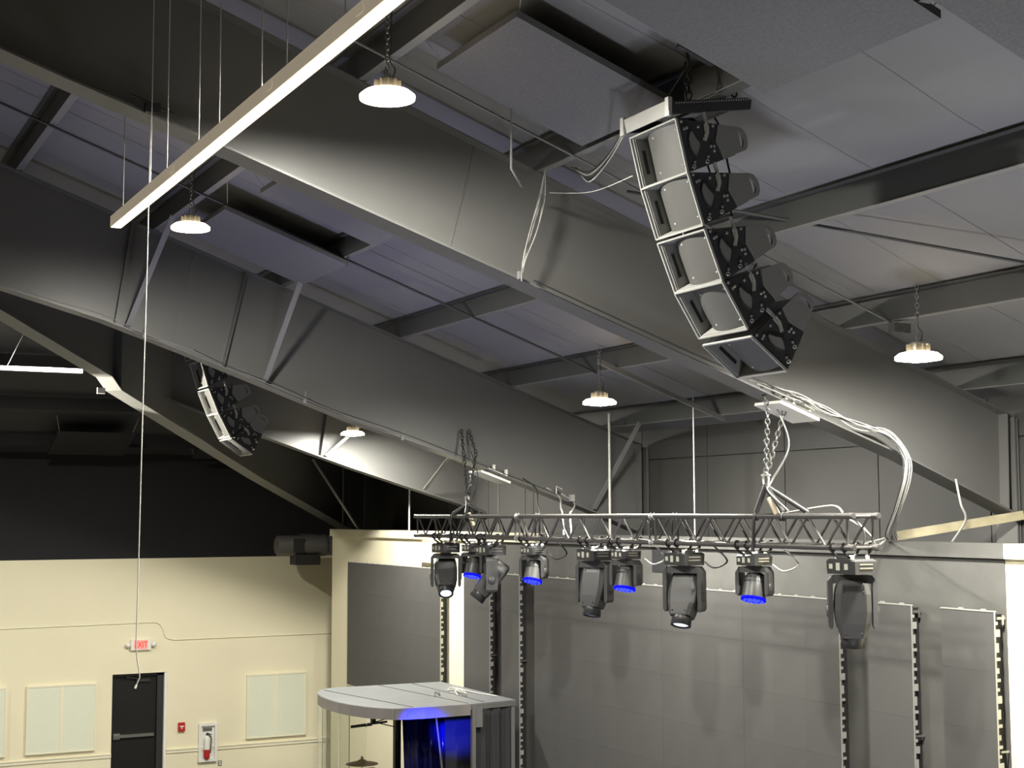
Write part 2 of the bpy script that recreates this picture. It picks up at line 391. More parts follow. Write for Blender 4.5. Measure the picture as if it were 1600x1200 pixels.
# ------------------------------------------------------------------ purlins
def purlin(x, label, ya, yb, d=.25):
    t = thing('roof_purlin', label, 'purlin', (x, ya, zt(x)), 'roof purlins parallel to the stage wall')
    z = zt(x)
    obj('web', MB().box2((x, ya, z), (x+.006, yb, z+d-SL*.01)), 'steel_dark', t)
    obj('bottom_flange', MB().box2((x-.004, ya, z-.006), (x+.085, yb, z)).box2((x+.079, ya, z), (x+.085, yb, z+.022)), 'steel_lip', t)
    obj('top_flange', MB().box2((x-.08, ya, z+d-.005+SL*.08-.03), (x, yb, z+d+SL*.08-.03)), 'steel_dark', t)
    return t
names = {0.95: 'dark roof purlin highest up, near the ridge', 2.7: 'dark roof purlin crossing the upper left corner', 4.45: 'dark roof purlin above the two upper round lamps',
         6.2: 'dark roof purlin the white cable loop hangs from', 7.97: 'dark roof purlin passing behind the middle of the large speaker column',
         9.74: 'dark roof purlin with two round lamps hung just under it', 11.33: 'lowest dark roof purlin close to the eave wall'}
for x, lab in names.items(): purlin(x, lab, 2.0, HIP0+x-.1)
def hip_purlin(y, label):
    xa = y-HIP0; z = zh(y)
    t = thing('roof_purlin', label, 'purlin', (xa, y, z), 'purlins on the dark hip end of the roof')
    obj('web', MB().box2((-xa, y, z), (xa-.1, y+.006, z+.23)), 'dark_wall_hip_shade', t)  # shade of the hip end put into the purlin colour
    obj('bottom_flange', MB().box2((-xa, y-.004, z-.006), (xa-.1, y+.085, z)), 'dark_wall_hip_shade', t)
for y, lab in ((26.6, 'hip-end purlin in the dark, uppermost one above the cream wall'), (28.3, 'hip-end purlin in the dark, middle one above the cream wall'), (30.0, 'hip-end purlin in the dark, lowest one above the cream wall')):
    hip_purlin(y, lab)

# ------------------------------------------------------------------ acoustic clouds
def cloud(x0, x1, y0, y1, label, dz=-.1, th=.055, wires=True, hip=False):
    t = thing('acoustic_cloud', label, 'ceiling panel', ((x0+x1)/2, (y0+y1)/2, zt((x0+x1)/2)+dz), 'charcoal acoustic clouds')
    if hip: pts = [(x0, y0, zh(y0)+dz), (x1, y0, zh(y0)+dz), (x1, y1, zh(y1)+dz), (x0, y1, zh(y1)+dz)]
    else: pts = [(x0, y0, zt(x0)+dz), (x1, y0, zt(x1)+dz), (x1, y1, zt(x1)+dz), (x0, y1, zt(x0)+dz)]
    obj('panel', MB().prism(pts, (0, 0, th)), 'dark_wall_hip_shade' if hip else 'cloud', t)  # hip clouds carry their shade as a darker colour
    if wires:
        for i, p in enumerate(pts):
            cx, cy = (x0+x1)/2, (y0+y1)/2
            a = V(p)+V(((cx-p[0])*.06, (cy-p[1])*.06, th+.0))
            b = a+V(((p[0]-cx)*.12, (p[1]-cy)*.35, .30 if hip else .27))
            obj('hanging_wire', MB().tube([a, b], .0035, 5), 'wire', t)
    return t
cloud(4.77, 6.13, 9.2, 10.62, 'pale-lit square acoustic cloud left of the large speaker column', dz=-.02)
cloud(4.8, 6.38, 6.6, 8.4, 'large dark acoustic cloud above the chains of the large speaker column', dz=-.02)
cloud(5.0, 7.6, 4.7, 6.40, 'brownish acoustic cloud cut off by the top right corner')
cloud(4.69, 6.23, 16.5, 18.2, 'lit acoustic cloud beside the left round lamp, under the second rafter')
cloud(4.77, 6.12, 13.7, 15.38, 'dark acoustic cloud tucked below the flange of the nearest rafter')
cloud(1.0, 2.45, 13.4, 14.98, 'dim acoustic cloud at the left edge, upper corner')
cloud(1.2, 2.7, 9.2, 10.9, 'dark acoustic cloud behind the hanging cables at the top left')
cloud(5.05, 6.55, 29.2, 30.2, 'shade-darkened acoustic cloud left of the long hanging cord, on the hip end', hip=True)
cloud(8.0, 8.9, 29.4, 30.3, 'shade-darkened acoustic cloud right of the long hanging cord, on the hip end', hip=True)

# ------------------------------------------------------------------ high bay lamps
def high_bay(loc, drop, label, proto=[]):
    t = thing('high_bay_lamp', label, 'lamp', loc, 'round high bay lamps')
    if not proto:
        a = obj('lens', MB().lathe([(.196, -.012), (.16, -.026), (.11, -.037), (.05, -.043), (.0, -.045)], seg=32), 'lens_em', t, True)
        b = obj('reflector_rim', MB().lathe([(.196, -.012), (.204, -.026), (.208, -.024), (.209, .004), (.17, .035), (.10, .05), (0, .052)], seg=32), 'lamp_glow', t, True)
        c = MB().lathe([(.075, .05), (.075, .12), (.06, .135), (0, .136)], seg=20)
        for k in range(10):
            an = 2*math.pi*k/10; c.box((.085*math.cos(an), .085*math.sin(an), .085), (.04, .008, .06), rotZ(an))
        c = obj('driver_housing', c, 'lamp_body', t, True)
        d = obj('hook', MB().torus((0, 0, .165), (0, 0, 1), (1, 0, 0), .032, .02, .006, 12, 6), 'chrome', t, True)
        proto.extend([a, b, c, d])
    else:
        for p in proto: inst(p, parent=t)
    obj('hanging_chain', MB().chain((0, 0, .19), (0, 0, drop), .055, .005), 'chain_l', t, True)
    obj('power_cord', MB().tube(spline([(.03, 0, .13), (.07, .02, .22), (.03, .03, .32), (.05, .02, drop)]), .005, 6), 'cable_b', t, True)
    return t
high_bay((4.04, 9.9, 8.515), .78, 'glowing round high bay lamp highest in the picture, right of the linear light')
high_bay((4.03, 15.5, 8.52), .78, 'glowing round high bay lamp just below the free end of the linear light')
high_bay((9.18, 9.9, 6.795), .66, 'glowing round high bay lamp at the right edge, right of the large speaker column')
high_bay((9.17, 15.5, 6.78), .66, 'glowing round high bay lamp below the middle of the roof, over the truss')
high_bay((9.17, 24.0, 6.82), .66, 'smallest glowing round lamp, farthest one, in front of the third rafter')

# ------------------------------------------------------------------ conduits and rods along the roof
def rod(pts, r, m, name, label, cat):
    return solo(name, MB().tube(pts, r, 8), m, label, cat)
rod([(1.9, 16.6, zt(1.9)-.016), (9.75, 16.55, zt(9.75)-.016)], .016, 'wire_dark', 'electrical_conduit', 'thin dark conduit running down the roof between the two big rafters', 'conduit')
rod([(4.0, 10.85, zt(4.0)-.03), (9.72, 10.85, zt(9.72)-.03)], .012, 'steel', 'electrical_conduit', 'thin grey conduit running down the roof to the right-hand round lamp', 'conduit')
rod([(7.0, 11.3, zt(7)+.12), (9.25, 8.7, zt(9.25)+.02), (10.2, 7.6, zt(10.2)+.02)], .014, 'steel_dark', 'bracing_rod', 'thin diagonal bracing rod crossing the roof right of the large speaker column', 'brace')
solo('junction_box', MB().box((9.78, 10.8, zt(9.78)-.07), (.2, .1, .09)).tube(spline([(9.7, 10.75, zt(9.7)-.05), (9.62, 10.65, zt(9.7)-.18), (9.72, 10.6, zt(9.7)-.1)]), .005, 5), 'steel_dark', 'small dark junction box with coiled wire beside the right-hand round lamp', 'electrical box')
solo('dropped_conduit', MB().tube([(5.5, 10.72, zt(5.5)+.2), (5.5, 10.72, 8.30), (5.9, 11.3, 8.30)], .011, 8), 'steel_lip', 'thin bent pipe dropping below the pale-lit acoustic cloud', 'pipe')
solo('strut_channel', MB().bar((9.45, 16.0, zt(9.45)-.03), (11.4, 16.0, zt(11.4)-.03), .06, .04), 'steel_lip', 'flat strut channel running from the middle round lamp down to the eave', 'channel')
solo('strut_channel', MB().bar((9.6, 8.6, zt(9.6)-.03), (11.2, 8.6, zt(11.2)-.03), .09, .05), 'steel_dark', 'dark strut channel at the right edge above the right-hand round lamp', 'channel')

# ------------------------------------------------------------------ linear pendant
t = thing('linear_pendant_light', 'long warm glowing linear pendant slanting across the upper left', 'lamp', (2.59, 8, 7.845))
LX, LY0, LY1, LZ = 2.545, 2.6, 12.44, 7.845
LW = .094
obj('housing', MB().box2((LX, LY0, LZ+.086), (LX+LW, LY1, LZ+.093)).box2((LX, LY0, LZ), (LX+.007, LY1, LZ+.086)).box2((LX+LW-.007, LY0, LZ), (LX+LW, LY1, LZ+.086)).box2((LX, LY1-.006, LZ), (LX+LW, LY1, LZ+.086)), 'strip_body', t)
obj('diffuser', MB().box2((LX+.007, LY0, LZ-.004), (LX+LW-.007, LY1-.006, LZ+.05)), 'strip_em', t)
for y in (12.17, 11.2, 10.68, 9.79, 9.28, 8.36, 7.88, 6.93, 6.4):
    obj('suspension_cable', MB().tube([(LX+LW/2, y, LZ+.093), (LX+LW/2, y, zt(LX+LW/2)+.2)], .004, 6), 'wire', t)
for y in (10.3, 8.0, 6.55, 5.6):
    obj('joint_plate', MB().box2((LX-.004, y, LZ+.03), (LX, y+.10, LZ+.072)), 'strip_body', t)
t = thing('linear_pendant_light', 'pale unlit linear pendant at the left edge in front of the dark hip end', 'lamp', (3.5, 24.5, 7.74))
obj('housing', MB().box2((1.5, 24.4, 7.73), (4.6, 24.52, 7.80)), 'white', t)
for x in (1.9, 3.42): obj('suspension_cable', MB().tube([(x, 24.46, 7.80), (x+.35, 24.3, 8.62)], .005, 6), 'wire', t)
# the long cord from the first rafter
cx, cy = 2.64, YA-.03
t = thing('hanging_cord', 'long thin pale cord hanging from the nearest rafter down to the exit sign', 'cord', (cx, cy, 4.15))
obj('cord', MB().tube([(2.66, cy, 8.62), (2.655, cy, 7.4), (2.64, cy, 6.0), (2.63, cy, 4.6), (2.626, cy, 4.40), (2.635, cy, 4.30), (2.65, cy, 4.22), (2.66, cy, 4.15), (2.635, cy, 4.09)], .005, 6), 'wire', t)
obj('end_plug', MB().tube([(2.635, cy, 4.09), (2.625, cy, 4.065)], .009, 8), 'white', t)
obj('clamp', MB().box((2.67, cy-.005, 8.66), (.12, .07, .08)).tube([(2.5, cy, 8.75), (2.85, cy, 8.63)], .016, 6), 'chain', t)

# ------------------------------------------------------------------ speaker columns (line arrays)
BH, BW = .435, .68     # cabinet height, width, depth, taper
def make_cabinet():
    """local frame: origin front-top-near edge, +X to the back, -Z down the front, +Y across to the far side"""
    def zt_(u): return -u*.24
    def zb_(u): return -BH+u*.15
    def wedge(u0, u1, y0, y1):
        return [(u0, y0, zt_(u0)), (u1, y0, zt_(u1)), (u1, y0, zb_(u1)), (u0, y0, zb_(u0))], (0, y1-y0, 0)
    e = .016
    body = MB()
    for y0, y1 in ((e, e+.014), (BW-e-.014, BW-e)):
        body.prism(*wedge(.0, .5, y0, y1))
    body.prism([(0, e, 0), (.5, e, zt_(.5)), (.5, BW-e, zt_(.5)), (0, BW-e, 0)], (0, 0, -.014))
    body.prism([(0, e, -BH), (.5, e, zb_(.5)), (.5, BW-e, zb_(.5)), (0, BW-e, -BH)], (0, 0, .014))
    body.box2((.48, e, zb_(.49)), (.5, BW-e, zt_(.49)))
    # port wall on the far side: slanting inner panel with a slot
    body.prism([(.012, BW-.032, -.016), (.135, BW-.045, -.05), (.135, BW-.045, -BH+.04), (.012, BW-.032, -BH+.016)], (0, -.006, 0))
    parts = [('cabinet_body', body, 'cab')]
    parts.append(('port_slot', MB().box((.065, BW-.046, -.225), (.028, .006, .20)), 'vent'))
    rim = MB()
    for (ya, za), (yb, zb) in (((0, 0), (BW, 0)), ((BW, 0), (BW, -BH)), ((BW, -BH), (0, -BH)), ((0, -BH), (0, 0))):
        rim.bar((-.006, ya, za), (-.006, yb, zb), .013, .02, up=(0, 1, 0) if ya == yb else (0, 0, 1))
    parts.append(('front_rim', rim, 'cab_rim'))
    # bulging perforated grille: arc across the width
    g = MB(); n = 22; ya, yb = .022, BW-.048
    cols = []
    for i in range(n+1):
        s = i/n; y = ya+(yb-ya)*s
        u = .008+.125*max(0, (s-.42)/.58)**2.2+.045*max(0, (.42-s)/.42)**2
        cols.append((u, y))
    vs = []
    for u, y in cols:
        vs += [(u, y, zt_(u)-.016), (u, y, zb_(u)+.016), (u+.012, y, zt_(u)-.016), (u+.012, y, zb_(u)+.016)]
    fs = []
    for i in range(n):
        a, b = i*4, (i+1)*4
        fs += [(a, a+1, b+1, b), (a+2, b+2, b+3, a+3)]
    g.add(vs, fs, True)
    parts.append(('grille', g, 'grille'))
    m = MB()
    for y, z in ((.09, -.07), (.09, -.36), (.4, -.36), (.4, -.07)):
        i = min(range(n+1), key=lambda k: abs(cols[k][1]-y)); u = cols[i][0]
        m.lathe([(0.0, .008), (.009, .006), (.012, 0)], (u, y, z), 8, Matrix.Rotation(-math.pi/2, 3, 'Y'))
    parts.append(('grille_screw', m, 'cab_rim'))
    for near in (True, False):
        def YY(a): return a if near else BW-a
        sg = -1 if near else 1
        # rigging plate: outline with a curved rear and a crescent window built as inset panel
        out = [(0, 0), (.375, -.092), (.345, -.15), (.318, -.218), (.335, -.29), (.362, -.381), (.30, -.393), (.15, -.413), (0, -BH)]
        pl = MB().prism([(u, YY(0.0), z) for u, z in out], (0, -sg*.014, 0))
        parts.append(('rigging_plate', pl, 'cab_plate'))
        cr = [(.0996, -.114), (.123, -.117), (.146, -.175), (.1776, -.2275), (.17, -.26), (.1527, -.285), (.1148, -.336), (.083, -.304), (.0637, -.234), (.0674, -.1707)]
        parts.append(('crescent_window', MB().prism([(u, YY(-.003), z) for u, z in cr], (0, -sg*.006, 0)), 'cab'))
        er = MB()
        for k in range(len(cr)):
            a, b = cr[k], cr[(k+1) % len(cr)]
            er.bar((a[0], YY(-.004), a[1]), (b[0], YY(-.004), b[1]), .009, .009, up=(0, 1, 0))
        parts.append(('window_edge', er, 'cab_plate'))
        # handle plate at the back with an elongated hole
        ho = [(.383, -.097), (.58, -.142), (.615, -.165), (.637, -.215), (.640, -.255), (.630, -.305), (.605, -.334), (.368, -.374), (.350, -.30), (.328, -.218), (.357, -.155)]
        hi = [(.555, -.168), (.565, -.163), (.585, -.19), (.60, -.24), (.597, -.28), (.582, -.305), (.56, -.318), (.552, -.305), (.562, -.27), (.563, -.225), (.558, -.19)]
        h = MB()
        y_a, y_b = YY(-.004), YY(.018)
        # angular matching of the two loops
        c0 = (.578, -.24)
        def ang(p): return math.atan2(p[1]-c0[1], p[0]-c0[0])
        K = 24
        def ray_hit(loop, a):
            best = None
            for k in range(len(loop)):
                p, q = loop[k], loop[(k+1) % len(loop)]
                dx, dz = math.cos(a), math.sin(a)
                ex, ez = q[0]-p[0], q[1]-p[1]
                den = dx*ez-dz*ex
                if abs(den) < 1e-9: continue
                tt = ((p[0]-c0[0])*ez-(p[1]-c0[1])*ex)/den; ss = ((p[0]-c0[0])*dz-(p[1]-c0[1])*dx)/den
                if tt > 0 and -1e-6 <= ss <= 1+1e-6 and (best is None or tt < best): best = tt
            return (c0[0]+best*math.cos(a), c0[1]+best*math.sin(a))
        angs = sorted([2*math.pi*k/K-math.pi for k in range(K)]+[ang(p) for p in ho])
        lo = [ray_hit(ho, a) for a in angs]; li = [ray_hit(hi, a) for a in angs]; K = len(angs)
        vs = [(u, y_a, z) for u, z in lo]+[(u, y_a, z) for u, z in li]+[(u, y_b, z) for u, z in lo]+[(u, y_b, z) for u, z in li]
        fs = []
        for k in range(K):
            k2 = (k+1) % K
            fs += [(k, k2, K+k2, K+k), (2*K+k, 3*K+k, 3*K+k2, 2*K+k2), (k, 2*K+k, 2*K+k2, k2), (K+k, K+k2, 3*K+k2, 3*K+k)]
        h.add(vs, fs)
        parts.append(('carry_handle', h, 'cab'))
        sc = [(.245, -.075), (.288, -.088), (.278, -.15), (.234, -.214), (.202, -.2), (.236, -.15)]
        parts.append(('angle_scale', MB().prism([(u, YY(-.003), z) for u, z in sc], (0, sg*.004, 0)), 'label'))
        bl = MB()
        for u, z in ((.035, -.03), (.05, -.09), (.075, -.085), (.185, -.09), (.27, -.07), (.33, -.10), (.27, -.26), (.30, -.265), (.292, -.30), (.22, -.34), (.08, -.365)):
            bl.lathe([(0.004, 0), (.012, .0), (.012, .006), (.007, .009), (.006, .002), (0, .002)], (u, YY(-.001), z), 10, Matrix.Rotation(math.pi/2*(1 if near else -1), 3, 'X'))
        for u, z in ((.1997, -.375), (.0624, -.397)):
            bl.lathe([(.009, 0), (.018, 0), (.018, .010), (.011, .012), (.009, 0)], (u, YY(-.001), z), 14, Matrix.Rotation(math.pi/2*(1 if near else -1), 3, 'X'))
        parts.append(('bolt', bl, 'alu'))
        tick = MB()
        for k in range(7):
            s = k/6; u = .262-.03*s-.012*s*s; z = -.09-.105*s
            tick.box((u, YY(-.0075), z), (.012, .002, .004))
        parts.append(('scale_tick', tick, 'black'))
        parts.append(('link_bar', MB().box2((.262, YY(0), -.08), (.29, YY(.012), .02)), 'cab_rim'))
    parts.append(('rear_panel', MB().prism([(.5, .03, zt_(.5)), (.54, .03, -.15), (.54, .03, -.33), (.5, .03, zb_(.5))], (0, BW-.06, 0)), 'cab'))
    return parts
CAB = None
def speaker_column(front, angles, label, sc):
    """front: front-top-near corner of each cabinet in the world; angles: how far each front looks down"""
    global CAB
    t = thing('speaker_column', label, 'loudspeaker', front[0]); t.scale = (sc, sc, sc)
    for (p, a) in zip(front, angles):
        body = None
        rel = (V(p)-V(front[0]))/sc
        if CAB is None:
            CAB = []
            for nm, mb, mt in make_cabinet():
                CAB.append(obj(nm, mb, mt, None, True)); COL.objects.unlink(CAB[-1])
        body = inst(CAB[0]); body.name = 'speaker_cabinet'; body.parent = t; body.location = rel; body.rotation_euler = (0, -a, 0)
        for c in CAB[1:]:
            k = inst(c, parent=body)
    # bumper frame on top
    a = angles[0]; R = rotY(-(a-math.radians(4)))
    def at(u, y, z): return R @ V((u, y, z))+V((-.035, 0, .03))
    fr = MB()
    fr.prism([at(-.03, .02, .0), at(-.03, .02, .115), at(-.03, BW-.02, .115), at(-.03, BW-.02, .0)], at(-.012, 0, 0)-at(-.03, 0, 0))
    b = obj('bumper_front_bar', fr, 'cab_rim', t, True)
    for y in (.0, BW):
        R2 = rotY(math.radians(-9))
        s = MB(); th = .03 if y == 0 else -.03
        s.prism([V((-.06, y, .03)), V((.72, y, .165)), V((.735, y, .245)), V((.70, y, .26)), V((-.07, y, .13))], (0, th, 0))
        q = obj('bumper_side_bar', s, 'cab_plate', t, True)
        hd = MB()
        for k in range(30):
            u = .0+.70*k/29
            hd.box((u, y-(.001 if y == 0 else -.001), .125+u*.172), (.010, .004, .012))
        obj('adjustment_hole', hd, 'cab_rim', q, True)
        obj('corner_lug', MB().box((-.075, y, .10), (.035, .05, .12)).box((-.075, y, .03), (.03, .06, .04)), 'alu', t, True)
    obj('bumper_cross_bar', MB().bar((.25, .02, .15), (.25, BW-.02, .15), .05, .05).bar((.62, .02, .21), (.62, BW-.02, .21), .05, .05), 'cab_plate', t, True)
    return t
fa = [(5.844, 8.740, 8.282), (5.941, 8.740, 7.892), (6.084, 8.740, 7.482), (6.236, 8.740, 7.104), (6.488, 8.740, 6.713)]
aa = [math.radians(x) for x in (14.0, 19.2, 22.3, 33.0, 53.0)]
speaker_column(fa, aa, 'large black five-box speaker column hanging right of centre under the roof', .925)
fb = [(6.13, 23.4, 8.4), (6.293, 23.400, 7.924), (6.438, 23.400, 7.467), (6.605, 23.400, 7.073), (6.825, 23.400, 6.657)]
bb = [math.radians(x) for x in (13.0, 17.7, 22.9, 28, 55)]
speaker_column(fb, bb, 'far black speaker column half hidden behind the second rafter at left', 1.0)
# hoist chains of the columns
def chain_thing(a, b, label, m='chain', L=.075, r=.008, name='hoist_chain'):
    return solo(name, MB().chain(a, b, L, r), m, label, 'chain')
p0 = V(fa[0]); CS = .925
def col(u, y, z): return p0+V((u, y, z))*CS
chain_thing(col(.17, .08, .20), (5.99, 8.80, 8.80), 'dark hoist chain at the front of the large speaker column', r=.009)
chain_thing(col(.50, .08, .24), (6.29, 8.76, 8.68), 'dark hoist chain at the back of the large speaker column', r=.010)
chain_thing((6.29, 8.74, 8.67), (6.40, 8.78, 8.53), 'short slack chain tail beside the rear hoist chain', r=.008)
solo('hanging_beam', MB().bar((6.26, 8.3, 8.55), (6.26, 9.6, 8.55), .08, .10).bar((5.9, 8.78, 8.86), (6.4, 8.78, 8.69), .05, .05), 'steel_dark', 'dark spreader beam above the large speaker column that its chains hang from', 'beam')
# cables behind the large column
def cable(pts, r, m, label, name='cable'):
    return solo(name, MB().tube(spline(pts, 7), r, 6), m, label, 'cable')
bk = [V(p)+rotY(-a) @ V((.55, .3, -.2)) for p, a in zip(fa, aa)]
cable([p0+V((.55, .3, .15)), bk[0]+V((.03, 0, .1)), bk[0]+V((.1, 0, -.2)), bk[1]+V((.05, 0, .05))], .009, 'cable_b', 'black cable looping behind the two upper boxes of the large speaker column')
cable([bk[0]+V((-.05, .1, -.1)), bk[0]+V((.06, .1, -.35)), bk[1]+V((0, .1, .1))], .008, 'cable_b', 'black jumper cable between the top two boxes of the large speaker column')
cable([bk[1]+V((.02, .05, -.05)), bk[1]+V((.08, .05, -.3)), bk[2]+V((0, .05, .1))], .008, 'cable_b', 'black jumper cable behind the second and third boxes of the large speaker column')
cable([bk[2]+V((.0, .05, -.05)), bk[2]+V((.06, .05, -.25)), bk[3]+V((0, .05, .1))], .008, 'cable_b', 'black jumper cable behind the third and fourth boxes of the large speaker column')
t = thing('cable_bundle', 'grey speaker cables sagging from the purlin to the top of the large speaker column', 'cable', (6.25, 10.9, 8.4))
for k in range(4):
    obj('cable', MB().tube(spline([(6.3+.02*k, 11.1, zt(6.3)-.02), (6.27, 10.75, 8.36-.03*k), (6.25, 10.4, 8.42-.02*k), p0+V((-.07, .62, .05-.012*k))], 7), .006, 6), 'wire' if k % 2 else 'cable_b', t)
cable([(6.24, 11.4, 8.3), (6.15, 10.5, 8.12), p0+V((.02, .64, -.29))], .004, 'wire', 'thin pale safety wire from the nearest rafter to the large speaker column', 'safety_wire')
t = thing('cable_bundle', 'bundle of pale cables dropping from the roof purlin to the nearest rafter flange', 'cable', (6.0, 11.45, 7.6))
for k in range(6):
    a = .05*math.sin(k*2.1)
    obj('cable', MB().tube(spline([(6.23, 11.47, zt(6.22)-.0), (6.17+a*.6, 11.45-.01*k, 8.25), (6.08+a*.9, 11.44-.02*(k % 3), 7.95), (6.0+a*.3, 11.44, 7.68), (6.0, 11.47, 7.56)], 6), .0042, 6), 'cable_w', t)

# ------------------------------------------------------------------ lighting truss
TX0, TX1, TZ0, TZ1, TY0, TY1 = 8.9, 9.2, 5.085, 5.375, 10.53, 20.57
t = thing('lighting_truss', 'long silver box truss hanging across the stage', 'truss', (9.05, TY0, TZ0))
cuts = [TY0, 13.9, 17.2, TY1]
CR = .028
for a, b in zip(cuts, cuts[1:]):
    for x in (TX0, TX1):
        for z in (TZ0, TZ1):
            obj('chord', MB().tube([(x, a+.012, z), (x, b-.012, z)], CR, 12), 'truss', t)
for y in cuts[1:-1]:
    for x in (TX0, TX1):
        for z in (TZ0, TZ1):
            obj('coupler', MB().tube([(x, y-.05, z), (x, y-.014, z), (x, y-.012, z), (x, y+.012, z), (x, y+.014, z), (x, y+.05, z)], [.029, .029, .022, .022, .029, .029], 12).tube([(x, y-.035, z-.042), (x, y-.035, z+.042)], .008, 6).tube([(x, y+.035, z-.042), (x, y+.035, z+.042)], .008, 6), 'alu', t)
for y in (TY0, TY1):
    for x in (TX0, TX1):
        for z in (TZ0, TZ1):
            obj('end_sleeve', MB().tube([(x, y-.03, z), (x, y+.03, z)], .031, 12), 'truss', t)
            ye = y-.032 if y == TY0 else y+.032
            obj('end_cap', MB().tube([(x, ye-.003, z), (x, ye+.003, z)], .024, 12), 'black', t)
br = {}
def brace(a, b):
    a, b = V(a), V(b); d = b-a; key = round(d.length, 3)
    if key not in br:
        br[key] = MB().tube([(0, 0, 0), (0, 0, d.length)], .0125, 7, False).mesh('brace'); br[key].materials.append(M['truss'])
    o = bpy.data.objects.new('brace', br[key]); COL.objects.link(o); o.parent = t
    o.location = a-V(t.location); o.rotation_euler = d.to_track_quat('Z', 'Y').to_euler()
for a, b in zip(cuts, cuts[1:]):
    n = 6; p = (b-a-.2)/n
    for x in (TX0, TX1):
        for k in range(n):
            y = a+.1+k*p
            brace((x, y, TZ1), (x, y+p/2, TZ0)); brace((x, y+p/2, TZ0), (x, y+p, TZ1))
        for y in (a+.06, b-.06): brace((x, y, TZ0), (x, y, TZ1))
    for z in (TZ0, TZ1):
        for k in range(n):
            y = a+.1+k*p
            brace((TX0, y, z), (TX1, y+p/2, z)); brace((TX1, y+p/2, z), (TX0, y+p, z))
        for y in (a+.06, b-.06): brace((TX0, y, z), (TX1, y, z))
# rigging of the truss
def sling(a, b, r, m): return MB().tube(spline([a, (V(a)+V(b))/2+V((.02, 0, .01)), b], 4), r, 6)
def hang(ytop, ybot, xt, ztop, zweb, label1, label2, label3, m):
    t = thing('rigging_chain', label1, 'chain', (xt, ytop, ztop-.7))
    obj('chain', MB().chain((xt-.06, ytop+.10, zweb), (xt-.10, ytop-.06, ztop), .07, .008), m, t)
    obj('chain', MB().chain((xt+.06, ytop+.10, zweb), (xt+.10, ytop-.06, ztop), .07, .008), m, t)
    obj('chain', MB().chain((xt-.10, ytop-.06, ztop), (xt, ybot, ztop-.62), .07, .008), m, t)
    obj('chain', MB().chain((xt+.10, ytop-.06, ztop), (xt+.02, ybot, ztop-.62), .07, .008), m, t)
    obj('shackle', MB().torus((xt, ybot, ztop-.68), (0, 0, 1), (0, 1, 0), .07, .045, .012, 12, 6).tube([(xt, ybot-.07, ztop-.64), (xt, ybot+.07, ztop-.64)], .011, 6), 'alu', t)
    sl = thing('lifting_sling', label2, 'sling', (xt, ybot, TZ1))
    top = V((xt, ybot, ztop-.74))
    for x in (TX0, TX1):
        for dy in (-.22, .22):
            obj('strap', MB().tube(spline([top, (V((x, ybot+dy, TZ1+.04))+top)/2, (x, ybot+dy, TZ1+.04)], 4), .027, 6), 'cable_b' if dy < 0 else 'wire_dark', sl)
            w = MB().torus((x, ybot+dy, TZ1), (1, 0, 0), (0, 0, 1), .036, .036, .014, 12, 6)
            if x == TX0 and dy > 0: w.tube([(x-.03, ybot+dy, TZ1), (x-.035, ybot+dy+.02, TZ0-.06)], .018, 6)
            obj('strap_wrap', w, 'cable_b', sl)
    obj('sling_tag', MB().tube([top+V((.0, -.05, -.12)), top+V((.05, -.12, -.30))], .03, 8), 'tag', sl, label='tan tag on the sling leg')
    cable([(xt+.05, ytop, ztop+.02), (xt+.10, ytop-.12, ztop-.35), (xt+.04, ybot-.04, ztop-.7), (xt-.05, ybot-.1, TZ1+.25), (xt+.08, ybot-.25, TZ1+.05)], .009, 'wire_mid' if m != 'chain' else 'cable_b', label3)
hang(18.97, 19.0, 9.02, 6.28, 6.62, 'dark rigging chain from the second rafter to the left end of the truss', 'black sling with tan tag at the left end of the truss', 'black cable beside the left rigging chain', 'chain')
hang(11.62, 11.75, 8.86, 6.42, 6.70, 'galvanised rigging chain from the nearest rafter to the right end of the truss', 'black sling with tan tag at the right end of the truss', 'pale cable beside the right rigging chain', 'chain_l')
# cables on the truss
def drape(y0, y1, zz, k, m, label):
    pts = []; n = int(abs(y1-y0)/.35)+2
    for i in range(n+1):
        s = i/n; pts.append((9.05+.06*math.sin(i*1.7+k), y0+(y1-y0)*s, zz+.010*math.sin(i*2.3+k)))
    return cable(pts, .007, m, label)
drape(10.9, 13.8, TZ1+.0, 0, 'cable_w', 'white cable lying along the top right part of the lighting truss')
drape(10.8, 19.5, TZ0+.01, 1.3, 'wire_mid', 'grey cable lying along the bottom of the lighting truss')
drape(11.2, 19.8, TZ0+.02, 2.6, 'cable_b', 'black cable lying along the bottom of the lighting truss')
cable([(9.2, 11.9, TZ1+.03), (9.3, 11.3, TZ1+.1), (9.15, 10.95, TZ1+.04)], .010, 'cable_w', 'white cable loop rising over the right end of the truss')
cable([(9.2, 10.9, TZ1), (9.3, 10.75, 5.2), (9.6, 11.0, 5.05), (10.3, 11.8, 5.05), (10.75, 12.15, 5.12)], .011, 'cable_w', 'white cable swagging from the right end of the truss to the stage wall top')
cable([(9.2, 11.0, TZ1), (9.35, 10.9, 5.25), (9.7, 11.3, 5.08), (10.3, 11.95, 5.09), (10.76, 12.2, 5.13)], .010, 'cable_w', 'second white cable swagging beside it to the stage wall top')
for i, (y, s) in enumerate(((17.2, 1), (16.6, 1), (14.3, 1), (13.1, -1), (11.9, -1))):
    lab = ['left of the first coupler', 'right of the first coupler', 'left of the second coupler', 'right of the tilted spotlight with lit lens', 'beside the rightmost blue wash light'][i]
    cable([(9.15, y, TZ0-.02), (9.2, y-.12, TZ0-.12), (9.18, y-.22, TZ0-.2), (9.1, y-.1, TZ0-.26), (9.08, y+.05, TZ0-.2)], .010, 'cable_w' if i % 2 == 0 else 'cable_b', 'short cable looping below the truss '+lab)
